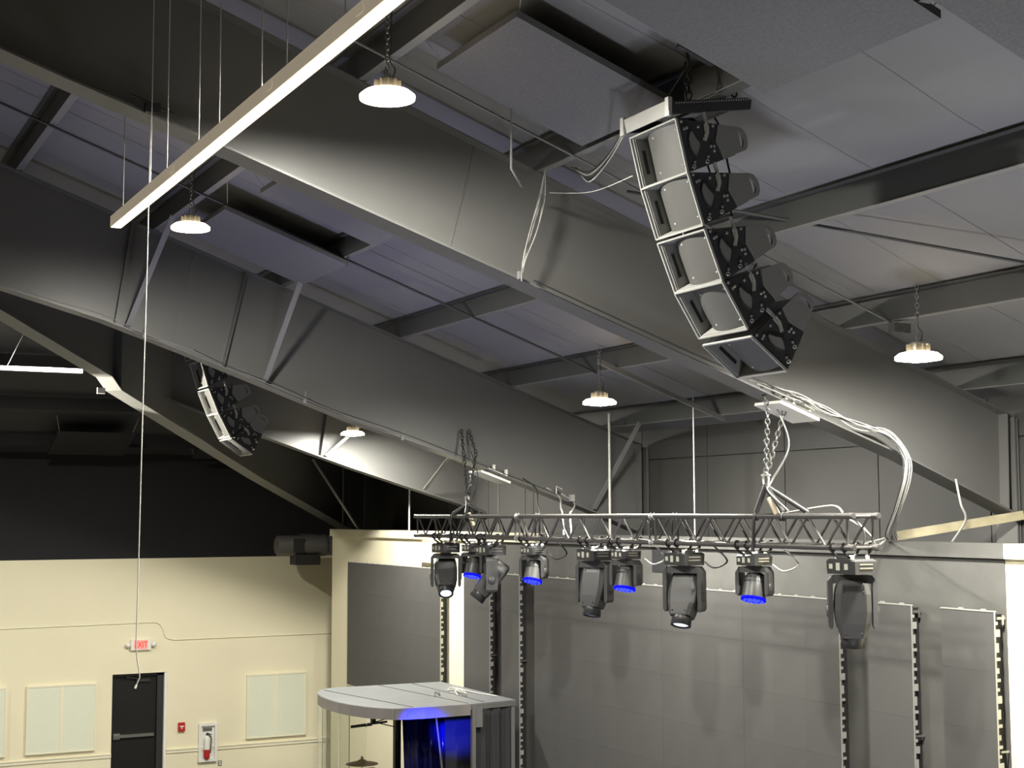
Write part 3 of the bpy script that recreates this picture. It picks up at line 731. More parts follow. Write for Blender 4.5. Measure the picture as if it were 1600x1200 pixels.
# white cable bundle on the nearest rafter
t = thing('cable_bundle', 'thick bundle of white cables lying on the nearest rafter and dropping to the stage wall', 'cable', (10.3, 11.5, 5.15))
for k in range(9):
    a = .030*math.sin(k*2.4); b = .03*math.cos(k*1.7)
    x0 = 8.5+.1*k
    pts = [(x0, 11.5+.01*(k % 3), zb1(x0)+.015)]+[(x, 11.48+b, zb1(x)+.015+.07*abs(math.sin(x*3+k*1.3))) for x in (9.0+.02*k, 9.4, 9.8)]
    pts += [(10.15, 11.42+b, zb1(10.15)+.09+a), (10.27+a, 11.3+b, 5.98), (10.29+a*1.3, 11.32+b, 5.75), (10.42+a, 11.6+b, 5.45), (10.62+a*1.5, 11.95+b, 5.2), (10.8+a, 12.12+b*2, 5.12)]
    obj('cable', MB().tube(spline(pts, 6), .006, 6), 'cable_b' if k in (3, 7) else 'cable_w', t)
cable([(x, 11.46, zb1(x)+.02+.02*math.sin(9*x)) for x in (6.1, 6.8, 7.5, 8.1, 8.6, 9.2)], .007, 'cable_b', 'black cable lying along the flange of the nearest rafter')
cable([(x, 18.96, zb2(x)+.02+.02*math.sin(7*x)) for x in (2.7, 3.2, 3.8, 4.3, 4.9, 5.4, 6.1, 6.9, 7.8)], .006, 'wire_mid', 'grey cable lying along the flange of the second rafter at left')
cable([(x, 18.95, zb2(x)+.03+.02*math.sin(5*x+1)) for x in (5.0, 5.6, 6.2, 6.9, 7.8, 8.6, 9.6, 10.5)], .006, 'cable_b', 'black cable lying along the flange of the second rafter')
for x, lab in ((4.35, 'upper'), (6.55, 'middle'), (8.0, 'lower')):
    solo('cable_clip', MB().box((x, 18.98, zb2(x)-.02), (.04, .03, .06)).tube([(x, 18.97, zb2(x)+.0), (x+.01, 18.97, zb2(x)+.11)], .006, 6), 'steel_lip', 'small pale beam clip on the second rafter, %s one of three' % lab, 'clip')
solo('beam_clamp', MB().box((5.98, 11.50, zb1(5.98)+.0), (.03, .04, .07)).tube([(5.98, 11.46, zb1(5.98)-.06), (5.99, 11.46, zb1(5.98)+.12)], .007, 6), 'steel_lip', 'small beam clamp where the pale cables land on the nearest rafter', 'clamp')
# flat panel antennas clipped under the flanges
def flat_panel(c, zc, label, Yp):
    t = thing('flat_white_panel', label, 'panel', (c, Yp, zc))
    sl = Matrix.Rotation(math.radians(19), 3, 'Y')
    obj('plate', MB().box((c, Yp-.02, zc), (.5, .42, .03), sl), 'white', t)
    obj('mount', MB().box((c+.1, Yp+.05, zc+.06), (.25, .12, .09), sl), 'white', t)
    for dx in (0, .2): obj('clip', MB().box((c+.05+dx, Yp-.05, zc+.13-.34*dx), (.03, .05, .1)), 'white', t)
flat_panel(9.02, zb1(9.02)-.10, 'flat white square panel clamped under the nearest rafter, right of the rigging chain', 11.62)
flat_panel(9.42, zb2(9.42)-.10, 'flat white square panel clamped under the second rafter, right of the left chain', 19.1)
t = thing('cable_drop', 'three cable drops from the lower end of the second rafter to the truss', 'cable', (9.6, 18.3, 5.4))
for k, (xa, ya, yb) in enumerate(((10.1, 18.95, 17.2), (10.5, 18.95, 16.6), (10.75, 18.95, 16.4))):
    z = zb2(xa)
    obj('cable', MB().tube(spline([(xa-.2, ya, zb2(xa-.2)+.05), (xa, ya-.02, z-.02), ((xa+9.25)/2, (ya+yb)/2, (z+TZ1)/2-.03), (9.25, yb, TZ1+.02), (9.1, yb-.3, TZ0+.05)], 6), .012 if k else .01, 6), 'cable_w' if k else 'cable_b', t)
solo('rafter_hook', MB().box((10.72, 18.95, zb2(10.72)+.05), (.07, .06, .10)).tube([(10.45, 18.94, zb2(10.45)+.02), (10.45, 18.94, zb2(10.45)+.13), (10.55, 18.94, zb2(10.5)+.1)], .012, 6), 'alu', 'pale metal bracket holding the cable drops at the lower end of the second rafter', 'bracket')
# ceiling hung rods of the stage wall
for i, (x, y, r, lab) in enumerate(((10.95, 18.24, .020, 'thick white rod hanging in front of the second rafter below its lamp'), (10.95, 16.07, .011, 'thin white rod beside the flange brace, right of the thick rod'),
        (10.95, 25.63, .018, 'white rod standing on the left part of the stage wall'), (10.95, 21.84, .009, 'thin rod behind the left rigging chain'), (10.95, 20.9, .011, 'thin rod below the left flat white panel'), (10.95, 29.2, .012, 'dim rod at the left end of the stage wall'))):
    solo('hanger_rod', MB().tube([(x, y, 5.1), (x, y, zt(x)+(.1 if i != 0 else .02))], r, 7), 'wire' if i != 5 else 'steel_lip', lab, 'rod')
solo('diagonal_tube', MB().tube([(10.95, 28.27, 5.1), (10.2, 29.0, 6.55)], .028, 8), 'wire', 'slanting white tube from the left end of the stage wall up to the lamp brace', 'brace')
solo('angle_beam', MB().bar((10.95, 12.2, 5.16), (12.08, 11.5, 5.38), .09, .06).bar((10.95, 12.2, 5.12), (12.08, 11.5, 5.34), .02, .10), 'old_steel', 'yellowish angle beam from the stage wall top to the foot of the nearest rafter', 'beam')
cable([(11.13, 11.5, zb1(11.13)), (11.14, 11.45, 5.5), (11.25, 11.5, 5.33), (11.3, 11.75, 5.1)], .012, 'cable_w', 'short white cable hanging from the lower end of the nearest rafter')

# ------------------------------------------------------------------ moving heads
def octo(s, hw, hd, c=.28):
    a, b = hw*(1-c), hd*(1-c)
    return [(hw, -b, s), (hw, b, s), (a, hd, s), (-a, hd, s), (-hw, b, s), (-hw, -b, s), (-a, -hd, s), (a, -hd, s)]
def yoke(mb, w, top, bot, th, dep, inner):
    """U shaped yoke: arms at +-Y"""
    o = [(-w, bot), (-w, top+.06), (-w+.06, top), (w-.06, top), (w, top+.06), (w, bot), (w-.02, bot-.03), (w-th+.01, bot-.03), (w-th, bot), (w-th, inner+.04), (w-th-.05, inner), (-w+th+.05, inner), (-w+th, inner+.04), (-w+th, bot), (-w+th-.01, bot-.03), (-w+.02, bot-.03)]
    o = [(-y, -z) for y, z in o]     # downwards
    top_ = [p for p in o]
    # split into three convex-ish pieces for clean faces
    for sg in (-1, 1):
        q = [(sg*w, -(top+.06)), (sg*w, -bot), (sg*(w-.02), -(bot+.03)), (sg*(w-th+.012), -(bot+.03)), (sg*(w-th), -bot), (sg*(w-th), -(inner))]
        q.append((sg*(w-th), -(top+.002)))
        mb.prism([(-dep/2, y, z) for y, z in q], (dep, 0, 0))
    q = [(-w+.06, -top), (w-.06, -top), (w, -(top+.06)), (w-th, -inner-.0), (-w+th, -inner), (-w, -(top+.06))]
    mb.prism([(-dep*.46, y, z) for y, z in q], (dep*.92, 0, 0))
    return mb
def make_head(kind):
    P_ = {}
    sp = kind == 'spot'
    bw, bd, bh, bt = (.20, .155, .14, .075) if sp else (.155, .13, .11, .07)
    b = MB()
    b.loft([[(x, y, -bt-bh) for x, y in ((-bd*.8, -bw), (bd*.8, -bw), (bd, -bw*.8), (bd, bw*.8), (bd*.8, bw), (-bd*.8, bw), (-bd, bw*.8), (-bd, -bw*.8))],
            [(x, y, -bt-bh*.15) for x, y in ((-bd*.85, -bw*1.02), (bd*.85, -bw*1.02), (bd*1.03, -bw*.8), (bd*1.03, bw*.8), (bd*.85, bw*1.02), (-bd*.85, bw*1.02), (-bd*1.03, bw*.8), (-bd*1.03, -bw*.8))],
            [(x, y, -bt) for x, y in ((-bd*.7, -bw*.9), (bd*.7, -bw*.9), (bd*.9, -bw*.7), (bd*.9, bw*.7), (bd*.7, bw*.9), (-bd*.7, bw*.9), (-bd*.9, bw*.7), (-bd*.9, -bw*.7))]])
    P_['base'] = [('base', b, 'fix_dark')]
    d = MB()
    for y, ww, hh in ((-.115, .05, .055), (-.0, .055, .07), (.10, .05, .045)):
        d.box((-bd*1.035, y*bw/.2, -bt-bh*.5), (.006, ww*bw/.2, hh*bh/.14))
    P_['base'].append(('display', d, 'label'))
    s = MB()
    for z in (.35, .6): s.box((0, -bw*1.02, -bt-bh*z), (bd*1.0, .008, .012))
    P_['base'].append(('base_rib', s, 'chrome'))
    c = MB()
    for x, y in ((-.09, -.12), (-.09, .10), (.08, -.13), (.09, .09), (0, .02)):
        c.lathe([(.0, .03), (.016, .028), (.018, 0)], (x*bd/.155, y*bw/.2, -bt), 8)
    P_['base'].append(('connector', c, 'white'))
    k = MB()
    for y in (-.085, .085):
        for x in (-.15, .15):
            k.tube([(x, y, .0), (x, y, -.03)], .012, 6)
            k.torus((x, y, .03), (1, 0, 0), (0, 0, 1), .036, .036, .012, 12, 6)
            k.tube([(x, y, -.02), (x*.45, y*.9, -bt-.005)], .013, 6)
    k.box((0, 0, -bt+.004), (.2, .26, .012))
    P_['base'].append(('clamp', k, 'chain'))
    t_, bt2 = bt+bh+.012, (.69 if sp else .46)
    w, th, dep, inn = (.225, .045, .16, t_+.075) if sp else (.18, .04, .16, t_+.06)
    y = yoke(MB(), w, t_, bt2, th, dep, inn)
    y.lathe([(.075, -t_+.02), (.075, -t_-.01)], (0, 0, 0), 16)
    piv = (.56 if sp else .40)
    for sg in (-1, 1): y.lathe([(0, .012), (.05, .01), (.055, 0)], (0, sg*w, -piv), 14, Matrix.Rotation(-sg*math.pi/2, 3, 'X'))
    P_['yoke'] = ('yoke', y, 'fix')
    h = MB()
    if sp:   # s: along the head, + is the rear, - the lens
        rings = [octo(.30, .10, .09), octo(.275, .135, .11), octo(.18, .16, .12), octo(.02, .166, .12), octo(-.10, .153, .118), octo(-.22, .12, .108), octo(-.235, .115, .105)]
        h.loft([[(x, y_, z) for (y_, x, z) in r] for r in rings])
        v = MB()
        for i in range(11): v.box((-.112, -.09+.018*i, .235), (.02, .007, .05))
        lb = MB().lathe([(.0, -.19), (.10, -.20), (.108, -.235), (.112, -.33), (.098, -.335), (.082, -.32), (0.082, -.31)], seg=24)
        ln = MB().lathe([(.082, -.318), (.05, -.324), (0, -.328)], seg=24)
        sc = MB()
        for yy in (-.09, .09):
            for z in (-.19, .2): sc.lathe([(0, .006), (.009, .004), (.009, 0)], (-.118 if z > 0 else -.112, yy*(.8 if z < 0 else 1), z), 8, Matrix.Rotation(-math.pi/2, 3, 'Y'))
        sides = []
        for sg in (-1, 1): sides.append(MB().prism([(-.03, sg*.160, .16), (-.07, sg*.164, -.0), (-.03, sg*.142, -.15), (.05, sg*.142, -.15), (.08, sg*.164, 0), (.05, sg*.160, .16)], (0, sg*.006, 0)))
        P_['head'] = [('head', h, 'fix'), ('vent_slats', v, 'black'), ('lens_barrel', lb, 'fix_dark'), ('lens', ln, 'lens'), ('shell_screw', sc, 'black'), ('side_cover', sides[0], 'fix_dark'), ('side_cover', sides[1], 'fix_dark')]
    else:
        pr = [(0, .155), (.06, .15), (.095, .125), (.112, .08), (.118, .0), (.122, -.09), (.124, -.115)]
        h.lathe(pr, seg=28)
        v = MB()
        for z, rr in ((.085, .112), (.045, .117)):
            for i in range(28):
                an = 2*math.pi*i/28; v.box((rr*math.cos(an), rr*math.sin(an), z), (.012, .012, .026), rotZ(an))
        ring = MB().lathe([(.124, -.115), (.128, -.118), (.128, -.142), (.118, -.146), (.0, -.136)], seg=28)
        dots = MB()
        for r_, n in ((.095, 12), (.05, 6), (0.0, 1)):
            for i in range(n):
                an = 2*math.pi*i/n; dots.lathe([(.016, -.140), (.013, -.150), (0, -.152)], (r_*math.cos(an), r_*math.sin(an), 0), 8)
        P_['head'] = [('head', h, 'fix'), ('vent_slats', v, 'black'), ('led_ring', ring, 'blue_em'), ('led_dots', dots, 'blue_dot')]
    P_['piv'] = piv
    return P_
MH = {}
def moving_head(kind, y, pan, tilt, label, lit=False, x=9.05):
    if kind not in MH:
        D = make_head(kind); R = {'piv': D['piv']}
        for key in ('base', 'head'):
            R[key] = []
            for nm, mb, mt in D[key]:
                o = obj(nm, mb, mt, None, True); COL.objects.unlink(o); R[key].append(o)
        nm, mb, mt = D['yoke']; o = obj(nm, mb, mt, None, True); COL.objects.unlink(o); R['yoke'] = o
        MH[kind] = R
    R = MH[kind]
    t = thing('moving_head_spotlight' if kind == 'spot' else 'moving_head_wash_light', label, 'stage light', (x, y, TZ0-.03), 'moving head spotlights' if kind == 'spot' else 'moving head wash lights with blue rings')
    b0 = inst(R['base'][0], parent=t)
    for c in R['base'][1:]: inst(c, parent=b0)
    yk = inst(R['yoke'], parent=t, rot=(0, 0, math.radians(pan)))
    hd = inst(R['head'][0], parent=t, loc=(0, 0, -R['piv']))
    hd.rotation_euler = (Matrix.Rotation(math.radians(pan), 3, 'Z') @ Matrix.Rotation(math.radians(tilt), 3, 'Y')).to_euler()
    for c in R['head'][1:]:
        k = inst(c, parent=hd)
        if lit and c.name.startswith('lens') and 'barrel' not in c.name:
            k.data = c.data.copy(); k.data.materials[0] = M['lens_lit']
    return t
moving_head('spot', 19.80, 66, 40, 'leftmost moving head spotlight on the truss, its lit lens facing forward', True)
moving_head('spot', 18.30, -22, 38, 'moving head spotlight seen from the side, head tipped to the left')
moving_head('spot', 15.45, 28, 14, 'moving head spotlight in the middle of the truss, just left of a blue wash light')
moving_head('spot', 13.50, 34, 22, 'moving head spotlight with bright lens, right of the truss middle', True)
moving_head('spot', 10.72, 55, -8, 'largest moving head spotlight at the right end of the truss')
moving_head('wash', 18.85, 35, 18, 'blue-ringed wash light half hidden behind the side-on spotlight')
moving_head('wash', 17.02, 35, 20, 'blue-ringed wash light hanging alone, second from the left')
moving_head('wash', 14.72, 30, 16, 'blue-ringed wash light squeezed between two spotlights at the middle')
moving_head('wash', 12.22, 30, 17, 'rightmost blue-ringed wash light, beside the largest spotlight')

# ------------------------------------------------------------------ LED screens on the stage wall
XL = 10.65
tile_cache = {}
def led_screen(y0, y1, label, zb=1.0, ztop=4.44):
    t = thing('led_screen', label, 'screen', (XL+.07, (y0+y1)/2, zb), 'dark LED screens on the stage wall')
    obj('backing', MB().box2((XL+.03, y0+.03, zb), (XS-.02, y1-.03, ztop-.02)), 'led_edge', t)
    ny = max(1, round((y1-y0)/.6)); nz = max(1, round((ztop-zb)/.6)); wy, wz = (y1-y0)/ny, (ztop-zb)/nz
    key = (round(wy, 3), round(wz, 3))
    if key not in tile_cache:
        g = .0012
        me = MB().box((0, 0, 0), (.03, wy-g, wz-g)).mesh('screen_tile'); me.materials.append(M['led']); tile_cache[key] = me
    for i in range(ny):
        for k in range(nz):
            o = bpy.data.objects.new('screen_tile', tile_cache[key]); COL.objects.link(o); o.parent = t
            o.location = V((XL+.015+.0006*((i*7+k*3) % 3), y0+wy*(i+.5), zb+wz*(k+.5)))-V(t.location)
    e = MB().box2((XL-.004, y0-.006, zb), (XL+.010, y0-.001, ztop+.004)).box2((XL-.004, y0, ztop+.001), (XL+.03, y1, ztop+.014))
    for k in range(int((y1-y0)/.30)): e.box((XL+.012, y0+.15+.30*k, ztop+.018), (.025, .05, .018))
    obj('edge_trim', e, 'alu', t)
    b = MB(); z = zb+.03; k = 0
    while z < ztop-.05:
        h = (.07, .03, .03, .05, .03, .09)[k % 6]; wd = (.055, .03, .045, .03, .05, .035)[k % 6]
        b.box2((XL+.014, y0-.004, z), (XL+.014+wd, y0+.012, z+h)); z += h+(.045, .06, .05, .07, .05, .06)[k % 6]; k += 1
    obj('cabinet_connector', b, 'alu', t)
    if y1-y0 < 2:
        obj('mounting_arm', MB().box2((XL+.03, y0-.012, ztop-.07), (XS, y0+.0, ztop-.045)).box2((XL+.09, y0-.014, ztop-.12), (XL+.115, y0-.002, ztop-.03)), 'chrome', t)
        obj('mounting_arm', MB().box2((XL+.03, y0-.012, 3.1), (XS, y0, 3.12)), 'chrome', t)
    return t
led_screen(23.53, 28.10, 'wide dark LED screen on the cream left section of the stage wall', 2.0)
led_screen(21.58, 22.57, 'narrow dark LED screen directly right of the cream wall section')
led_screen(20.53, 21.16, 'narrowest dark LED screen, just left of the big centre screen')
led_screen(12.85, 20.03, 'big dark centre LED screen behind the row of moving heads')
led_screen(11.70, 12.38, 'narrow dark LED screen directly right of the big centre screen')
led_screen(10.55, 11.27, 'narrow dark LED screen at the far right beside the cream wall')
solo('wall_vent', MB().box2((XS-.02, 16.48, 4.62), (XS-.013, 16.86, 4.94)), 'vent', 'black square vent opening high on the stage wall behind the truss', 'vent')
t = thing('wall_speaker', 'small cream square box high on the left part of the stage wall', 'box', (10.7, 24.24, 4.54))
obj('box', MB().box2((XS-.10, 23.81, 4.54), (XS, 24.66, 4.89)), 'trim', t)
obj('front_grille', MB().box2((XS-.108, 23.87, 4.58), (XS-.10, 24.60, 4.85)), 'cream', t)

# ------------------------------------------------------------------ end wall fittings
d = bpy.data.objects.new('door_1', MB().box2((0, 0, 0), (.92, .05, DZ-.06-FZ)).mesh('door_1')); COL.objects.link(d)
d.data.materials.append(M['door']); d.location = (DX0+.03, YE+.16, FZ+.01); d['kind'] = 'structure'
obj('door_frame', MB().box2((DX0+.02, YE+.10, FZ), (DX0+.03, YE+.2, DZ-.05)).box2((DX1-.19, YE+.10, FZ), (DX1-.06, YE+.24, DZ-.0)).box2((DX0, YE+.10, DZ-.06), (DX1-.06, YE+.22, DZ)), 'black', d)
obj('jamb_lining', MB().box2((DX1-.06, YE+.01, FZ), (DX1-.0, YE+.24, DZ-.002)), 'white', d)
obj('push_bar', MB().box2((DX0+.06, YE+.09, .80), (DX0+.90, YE+.14, .86)).box2((DX0+.06, YE+.11, .77), (DX0+.2, YE+.16, .89)), 'chrome', d)
obj('door_closer', MB().box2((DX0+.52, YE+.10, 1.93), (DX0+.80, YE+.16, 1.99)).bar((DX0+.53, YE+.11, 2.0), (DX0+.30, YE+.08, 2.04), .02, .02), 'black', d)
t = thing('exit_sign', 'red lit EXIT sign with two small lamp heads above the black door', 'sign', (7.15, 30.97, 2.58))
obj('sign_body', MB().box2((6.94, 30.93, 2.60), (7.36, 31.0, 2.82)), 'white', t)
obj('sign_face', MB().box2((7.01, 30.925, 2.62), (7.29, 30.93, 2.81)), 'exit_face', t)
fc = bpy.data.curves.new('exit_text', 'FONT'); fc.body = 'EXIT'; fc.size = .17; fc.extrude = .004; fc.align_x = 'CENTER'
fo = bpy.data.objects.new('exit_text', fc); COL.objects.link(fo)
bpy.context.view_layer.update()
me = bpy.data.meshes.new_from_object(fo.evaluated_get(bpy.context.evaluated_depsgraph_get())); bpy.data.objects.remove(fo)
me.materials.clear(); me.materials.append(M['exit_red'])
lt = bpy.data.objects.new('letters', me); COL.objects.link(lt); lt.parent = t
lt.location = V((7.15, 30.921, 2.655))-V(t.location); lt.rotation_euler = (math.pi/2, 0, 0); lt.scale = (.78, 1.05, 1)
for sx in (-1, 1):
    obj('lamp_head', MB().lathe([(0, -.03), (.05, -.025), (.055, .02), (.03, .05), (0, .05)], (7.15+sx*.265, 30.94, 2.71), 12, Matrix.Rotation(math.pi/2, 3, 'X')).box((7.15+sx*.22, 30.96, 2.71), (.05, .03, .03)), 'white', t)
t = thing('fire_alarm_pull', 'small red fire alarm pull box with white handle right of the door', 'alarm', (8.04, 30.97, .87))
obj('body', MB().box2((7.97, 30.94, .87), (8.11, 31.0, 1.05)), 'red', t)
obj('handle', MB().box2((7.995, 30.93, .965), (8.085, 30.94, .985)).box2((8.03, 30.93, .92), (8.05, 30.94, .965)), 'white', t)
t = thing('extinguisher_cabinet', 'white wall cabinet holding the fire extinguisher', 'cabinet', (8.605, 30.95, .2))
c = MB()
for a, b in (((8.405, .2), (8.46, 1.0)), ((8.75, .2), (8.805, 1.0)), ((8.46, .2), (8.75, .255)), ((8.46, .945), (8.75, 1.0))): c.box2((a[0], 30.93, a[1]), (b[0], 31.0, b[1]))
obj('frame', c, 'white', t)
obj('back', MB().box2((8.46, 30.985, .255), (8.75, 30.995, .945)), 'white', t)
obj('header_label', MB().box2((8.50, 30.978, .83), (8.70, 30.984, .90)), 'chrome', t)
t = thing('fire_extinguisher', 'red and white fire extinguisher inside the wall cabinet', 'extinguisher', (8.58, 30.955, .27))
obj('cylinder', MB().lathe([(0, .27), (.058, .27), (.062, .29), (.062, .46)], (8.58, 30.93, 0), 16), 'red', t)
obj('label_band', MB().lathe([(.0625, .46), (.0625, .66), (.05, .72), (.02, .75), (0, .75)], (8.58, 30.93, 0), 16), 'white', t)
obj('valve', MB().box((8.58, 30.93, .775), (.03, .03, .05)).bar((8.58, 30.93, .80), (8.68, 30.93, .76), .02, .02).bar((8.58, 30.93, .78), (8.67, 30.93, .72), .015, .02), 'black', t)
obj('hose', MB().tube(spline([(8.6, 30.93, .77), (8.67, 30.92, .7), (8.66, 30.91, .5), (8.65, 30.91, .38)]), .01, 6), 'black', t)
t = thing('wall_outlet', 'small electrical outlet low on the cream wall right of the extinguisher', 'outlet', (8.88, 30.99, .09))
obj('plate', MB().box2((8.845, 30.985, .09), (8.92, 31.0, .2)), 'chrome', t)
obj('socket', MB().box2((8.862, 30.98, .155), (8.903, 30.985, .185)).box2((8.862, 30.98, .105), (8.903, 30.985, .135)), 'white', t)
def wall_panels(x0, xm, x1, label, z0=.61, z1=1.97):
    t = thing('wall_acoustic_panel', label, 'wall panel', ((x0+x1)/2, 30.97, z0), 'pale acoustic panels on the end wall')
    for a, b in ((x0, xm), (xm, x1)):
        obj('fabric_panel', MB().box2((a+.03, 30.945, z0+.03), (b-.03, 31.0, z1-.03)), 'fabric_w', t)
        f = MB()
        for p, q in (((a, z0), (a+.03, z1)), ((b-.03, z0), (b, z1)), ((a+.03, z0), (b-.03, z0+.03)), ((a+.03, z1-.03), (b-.03, z1))): f.box2((p[0], 30.935, p[1]), (q[0], 31.0, q[1]))
        obj('panel_frame', f, 'trim', t)
wall_panels(3.1, 3.8, 4.50, 'pale acoustic wall panel cut off by the left edge')
wall_panels(4.885, 5.57, 6.26, 'pair of pale acoustic wall panels left of the black door')
wall_panels(9.44, 10.10, 10.78, 'pair of pale acoustic wall panels right of the fire extinguisher')
solo('wall_conduit', MB().tube([(3.0, 30.985, 3.13), (7.35, 30.985, 3.166)]+spline([(7.35, 30.985, 3.166), (7.52, 30.985, 3.14), (7.62, 30.985, 3.0), (7.68, 30.985, 2.84), (7.86, 30.985, 2.78)], 5)+[(12.0, 30.985, 2.785)], .012, 6), 'trim', 'thin painted conduit with a step running across the cream wall', 'conduit')
# duct
t = thing('air_duct', 'dark round air duct with a square outlet at the corner of the cream wall', 'duct', (10.9, 30.2, 4.5))
DY, DZc = 30.0, 4.75
obj('duct_pipe', MB().tube([(9.75, DY, DZc), (9.78, DY, DZc), (12.0, DY, DZc)], [.17, .215, .215], 24), 'duct', t)
obj('duct_collar', MB().tube([(10.78, DY, DZc), (10.84, DY, DZc)], .235, 24).tube([(11.05, DY, DZc), (11.09, DY, DZc)], .228, 24), 'duct', t)
obj('side_register', MB().box((10.18, DY-.21, DZc+.0), (.22, .03, .30)), 'black', t)
obj('wall_bracket', MB().box2((10.6, DY-.02, DZc+.2), (10.66, YE, DZc+.24)).box2((11.5, DY-.02, DZc+.2), (11.56, YE, DZc+.24)), 'steel_dark', t)
obj('square_outlet', MB().box((10.4, DY, DZc-.30), (.55, .4, .22)), 'black', t)

# ------------------------------------------------------------------ drum booth
BT = 2.54
t = thing('drum_booth', 'drum booth with rounded grey lid, metal rim and clear shield walls', 'booth', (9.3, 21.8, .5))
arc = []
for k in range(13):
    s = k/12; a = math.pi*(.5+s)
    arc.append((8.62+.66*math.cos(a), 21.75+1.5*math.sin(a)))
arc = [(8.85, 23.22)]+arc+[(8.9, 20.22)]
out = [(10.5, 20.37), (10.5, 23.17)]+arc+[(9.66, 20.24)]
out = [(x, y) for x, y in out]
lid = MB().prism([(x, y, BT-.03) for x, y in out], (0, 0, .03))
obj('lid', lid, 'booth_top', t)
seam = MB()
for a, b in (((8.30, 22.95), (8.75, 20.30)), ((9.35, 23.18), (9.66, 20.30)), ((9.95, 23.15), (9.95, 20.35))):
    seam.bar((a[0], a[1], BT+.001), (b[0], b[1], BT+.001), .012, .004)
obj('lid_seam', seam, 'black', t)
rim = MB()
q = arc+[(9.66, 20.24)]
for a, b in zip(q, q[1:]): rim.bar((a[0], a[1], BT-.085), (b[0], b[1], BT-.085), .16, .025)
obj('rim_band', rim, 'booth_rim', t)
obj('side_beam', MB().bar((9.66, 20.26, BT-.06), (10.5, 20.39, BT-.06), .06, .03), 'steel', t)
for (x, y) in ((9.72, 20.26), (10.46, 20.41), (10.46, 23.1)):
    obj('post', MB().box2((x-.03, y-.03, .5), (x+.03, y+.03, BT-.03)), 'steel', t)
obj('corner_bracket', MB().box2((9.75, 20.22, BT-.35), (9.86, 20.235, BT-.04)), 'steel', t)
for i in (0, 2, 4, 6, 8, 10, 12):
    a, b = arc[i], arc[min(i+2, 14)]
    if i in (10, 12): continue
    obj('clear_shield', MB().bar((a[0], a[1], 1.475), (b[0], b[1], 1.475), 1.95, .008), 'acrylic', t)
    obj('shield_hinge', MB().bar((a[0], a[1], .5), (a[0], a[1], BT-.17), .012, .012), 'white', t)
obj('back_panel', MB().box2((9.55, 20.9, .5), (10.45, 20.93, BT-.03)), 'curtain', t)
# curtain on the near side
cu = MB(); n = 40; vs = []; fs = []
for i in range(n+1):
    s = i/n; x = 9.78+.68*s; y = 20.30+.12*s+.030*math.sin(s*19)+.015*math.sin(s*47)
    for z in (.5, 1.3, BT-.26, BT-.22, BT-.09):
        k = 1.0 if z < BT-.3 else (.25 if z < BT-.2 and z > BT-.24 else .6)
        vs.append((x, 20.30+.12*s+(y-20.30-.12*s)*k-(.02 if z > BT-.15 else 0), z))
for i in range(n):
    for j in range(4): fs.append((i*5+j, (i+1)*5+j, (i+1)*5+j+1, i*5+j+1))
cu.add(vs, fs, True)
c = solo('booth_curtain', cu, 'curtain', 'black gathered curtain hung under the lid on the right side of the drum booth', 'curtain')
md = c.modifiers.new('thickness', 'SOLIDIFY'); md.thickness = .006
solo('bunched_cable', MB().tube(spline([(9.9, 21.2, BT+.01), (10.0, 21.5, BT+.05), (10.1, 21.3, BT+.015), (10.15, 21.7, BT+.04), (10.05, 21.9, BT+.012), (10.2, 22.0, BT+.03), (10.3, 21.4, BT+.012), (10.4, 20.8, BT+.012)], 6), .012, 6), 'cable_w', 'loose pale cable bunched on top of the drum booth lid', 'cable')
solo('adapter_bar', MB().bar((9.98, 21.05, BT+.022), (10.12, 21.75, BT+.022), .04, .035), 'chrome', 'small metal bar lying on the drum booth lid', 'bar')
solo('loose_clip', MB().tube(spline([(9.55, 21.3, BT+.01), (9.6, 21.4, BT+.06), (9.66, 21.35, BT+.01), (9.7, 21.5, BT+.05)], 5), .008, 6), 'cable_b', 'small wire clip lying on the middle of the drum booth lid', 'clip')
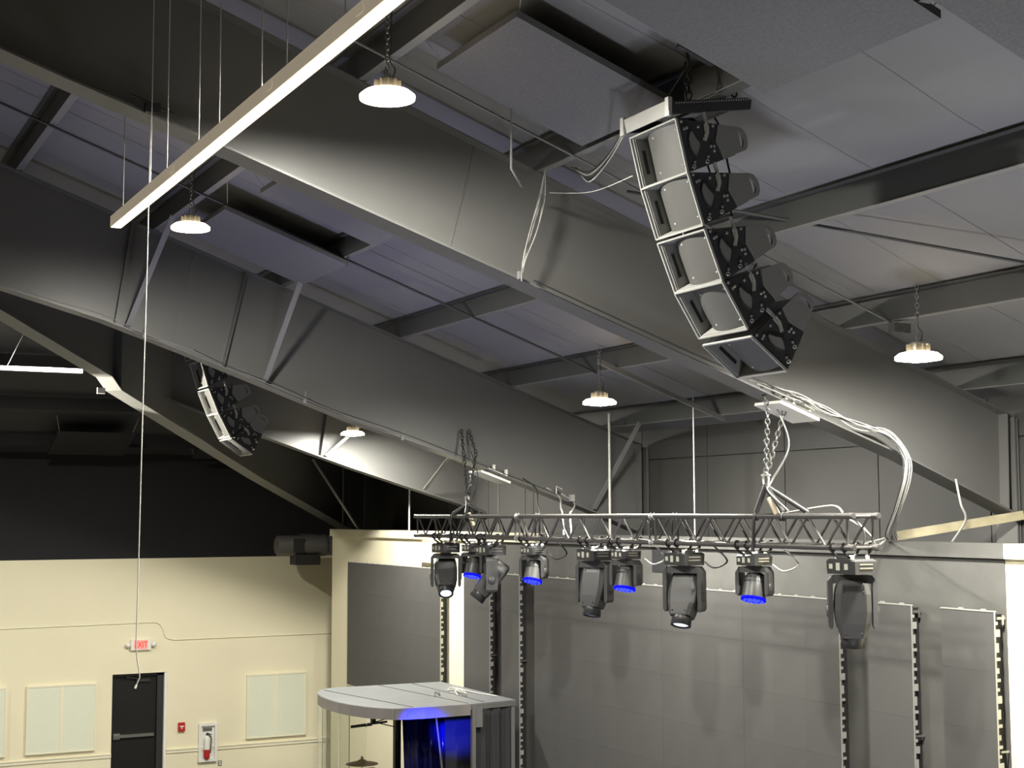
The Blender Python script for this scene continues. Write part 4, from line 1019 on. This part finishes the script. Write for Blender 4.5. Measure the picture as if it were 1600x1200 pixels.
# things inside the booth
t = thing('cymbal_stand', 'bronze cymbal on a stand inside the drum booth', 'cymbal', (8.68, 22.2, .5))
CZ = 1.475
obj('cymbal', MB().lathe([(.26, CZ-.035), (.2, CZ-.018), (.09, CZ), (.06, CZ+.025), (.02, CZ+.04), (0, CZ+.04), (.02, CZ+.036), (.06, CZ+.02), (.09, CZ-.004), (.2, CZ-.022), (.26, CZ-.038)], (8.68, 22.2, 0), 28, Matrix.Identity(3)), 'brass', t)
obj('stand_rod', MB().tube([(8.68, 22.2, .75), (8.68, 22.2, CZ+.09)], .009, 8).lathe([(0, CZ+.075), (.022, CZ+.07), (.022, CZ+.045), (0, CZ+.04)], (8.68, 22.2, 0), 10), 'chrome', t)
for k in range(3):
    a = 2.1*k+.4
    obj('stand_leg', MB().tube([(8.68, 22.2, .85), (8.68+.3*math.cos(a), 22.2+.3*math.sin(a), .51)], .009, 6), 'chrome', t)
t = thing('boom_microphone', 'black boom microphone clamped under the drum booth lid', 'microphone', (8.8, 22.0, 2.2))
obj('boom_arm', MB().tube([(8.40, 22.3, BT-.06), (8.8, 21.9, 2.13), (9.0, 21.5, 2.26), (9.1, 21.5, BT-.04)], .010, 6).tube([(8.62, 22.3, 2.03), (8.92, 21.75, 2.14)], .016, 6), 'black', t)
obj('microphone_body', MB().tube([(8.55, 22.35, 2.01), (8.78, 22.05, 2.07)], .022, 8).tube([(8.98, 21.5, 2.1), (9.0, 21.5, 1.88)], [.02, .006], 8).box((8.78, 21.98, 2.13), (.07, .07, .09)), 'black', t)
obj('clip_arm', MB().tube([(8.8, 21.85, 2.12), (8.98, 21.55, 2.08), (9.0, 21.5, 2.26)], .009, 6), 'black', t)
solo('black_column', MB().box2((9.47, 22.72, .5), (9.57, 22.82, BT-.031)), 'black', 'slim black column inside the drum booth', 'column')
bs = MB(); n = 36; vs = []; fs = []
for i in range(n+1):
    s = i/n; x = 9.08+.80*s; y = 21.5+.05*math.sin(s*17)+.025*math.sin(s*41)
    vs += [(x+.08*(1-s), y, .5), (x, y+.02, BT-.031)]
for i in range(n): fs.append((i*2, i*2+2, i*2+3, i*2+1))
bs.add(vs, fs, True)
c = solo('blue_lit_shield', bs, 'blue_reflection', 'rippled acrylic shield inside the drum booth, blue reflected light in its colour', 'panel')
md = c.modifiers.new('thickness', 'SOLIDIFY'); md.thickness = .006
solo('slanted_stand', MB().tube([(9.55, 20.75, .5), (9.35, 20.85, BT-.05)], .018, 8), 'chrome', 'slanted metal stand pole inside the drum booth', 'stand')
solo('booth_blue_lamp', MB().lathe([(0, .05), (.05, .05), (.055, 0), (.05, -.02), (0, -.02)], (9.4, 21.3, BT-.25), 14), 'blue_em', 'small blue lamp under the front of the drum booth lid', 'lamp')
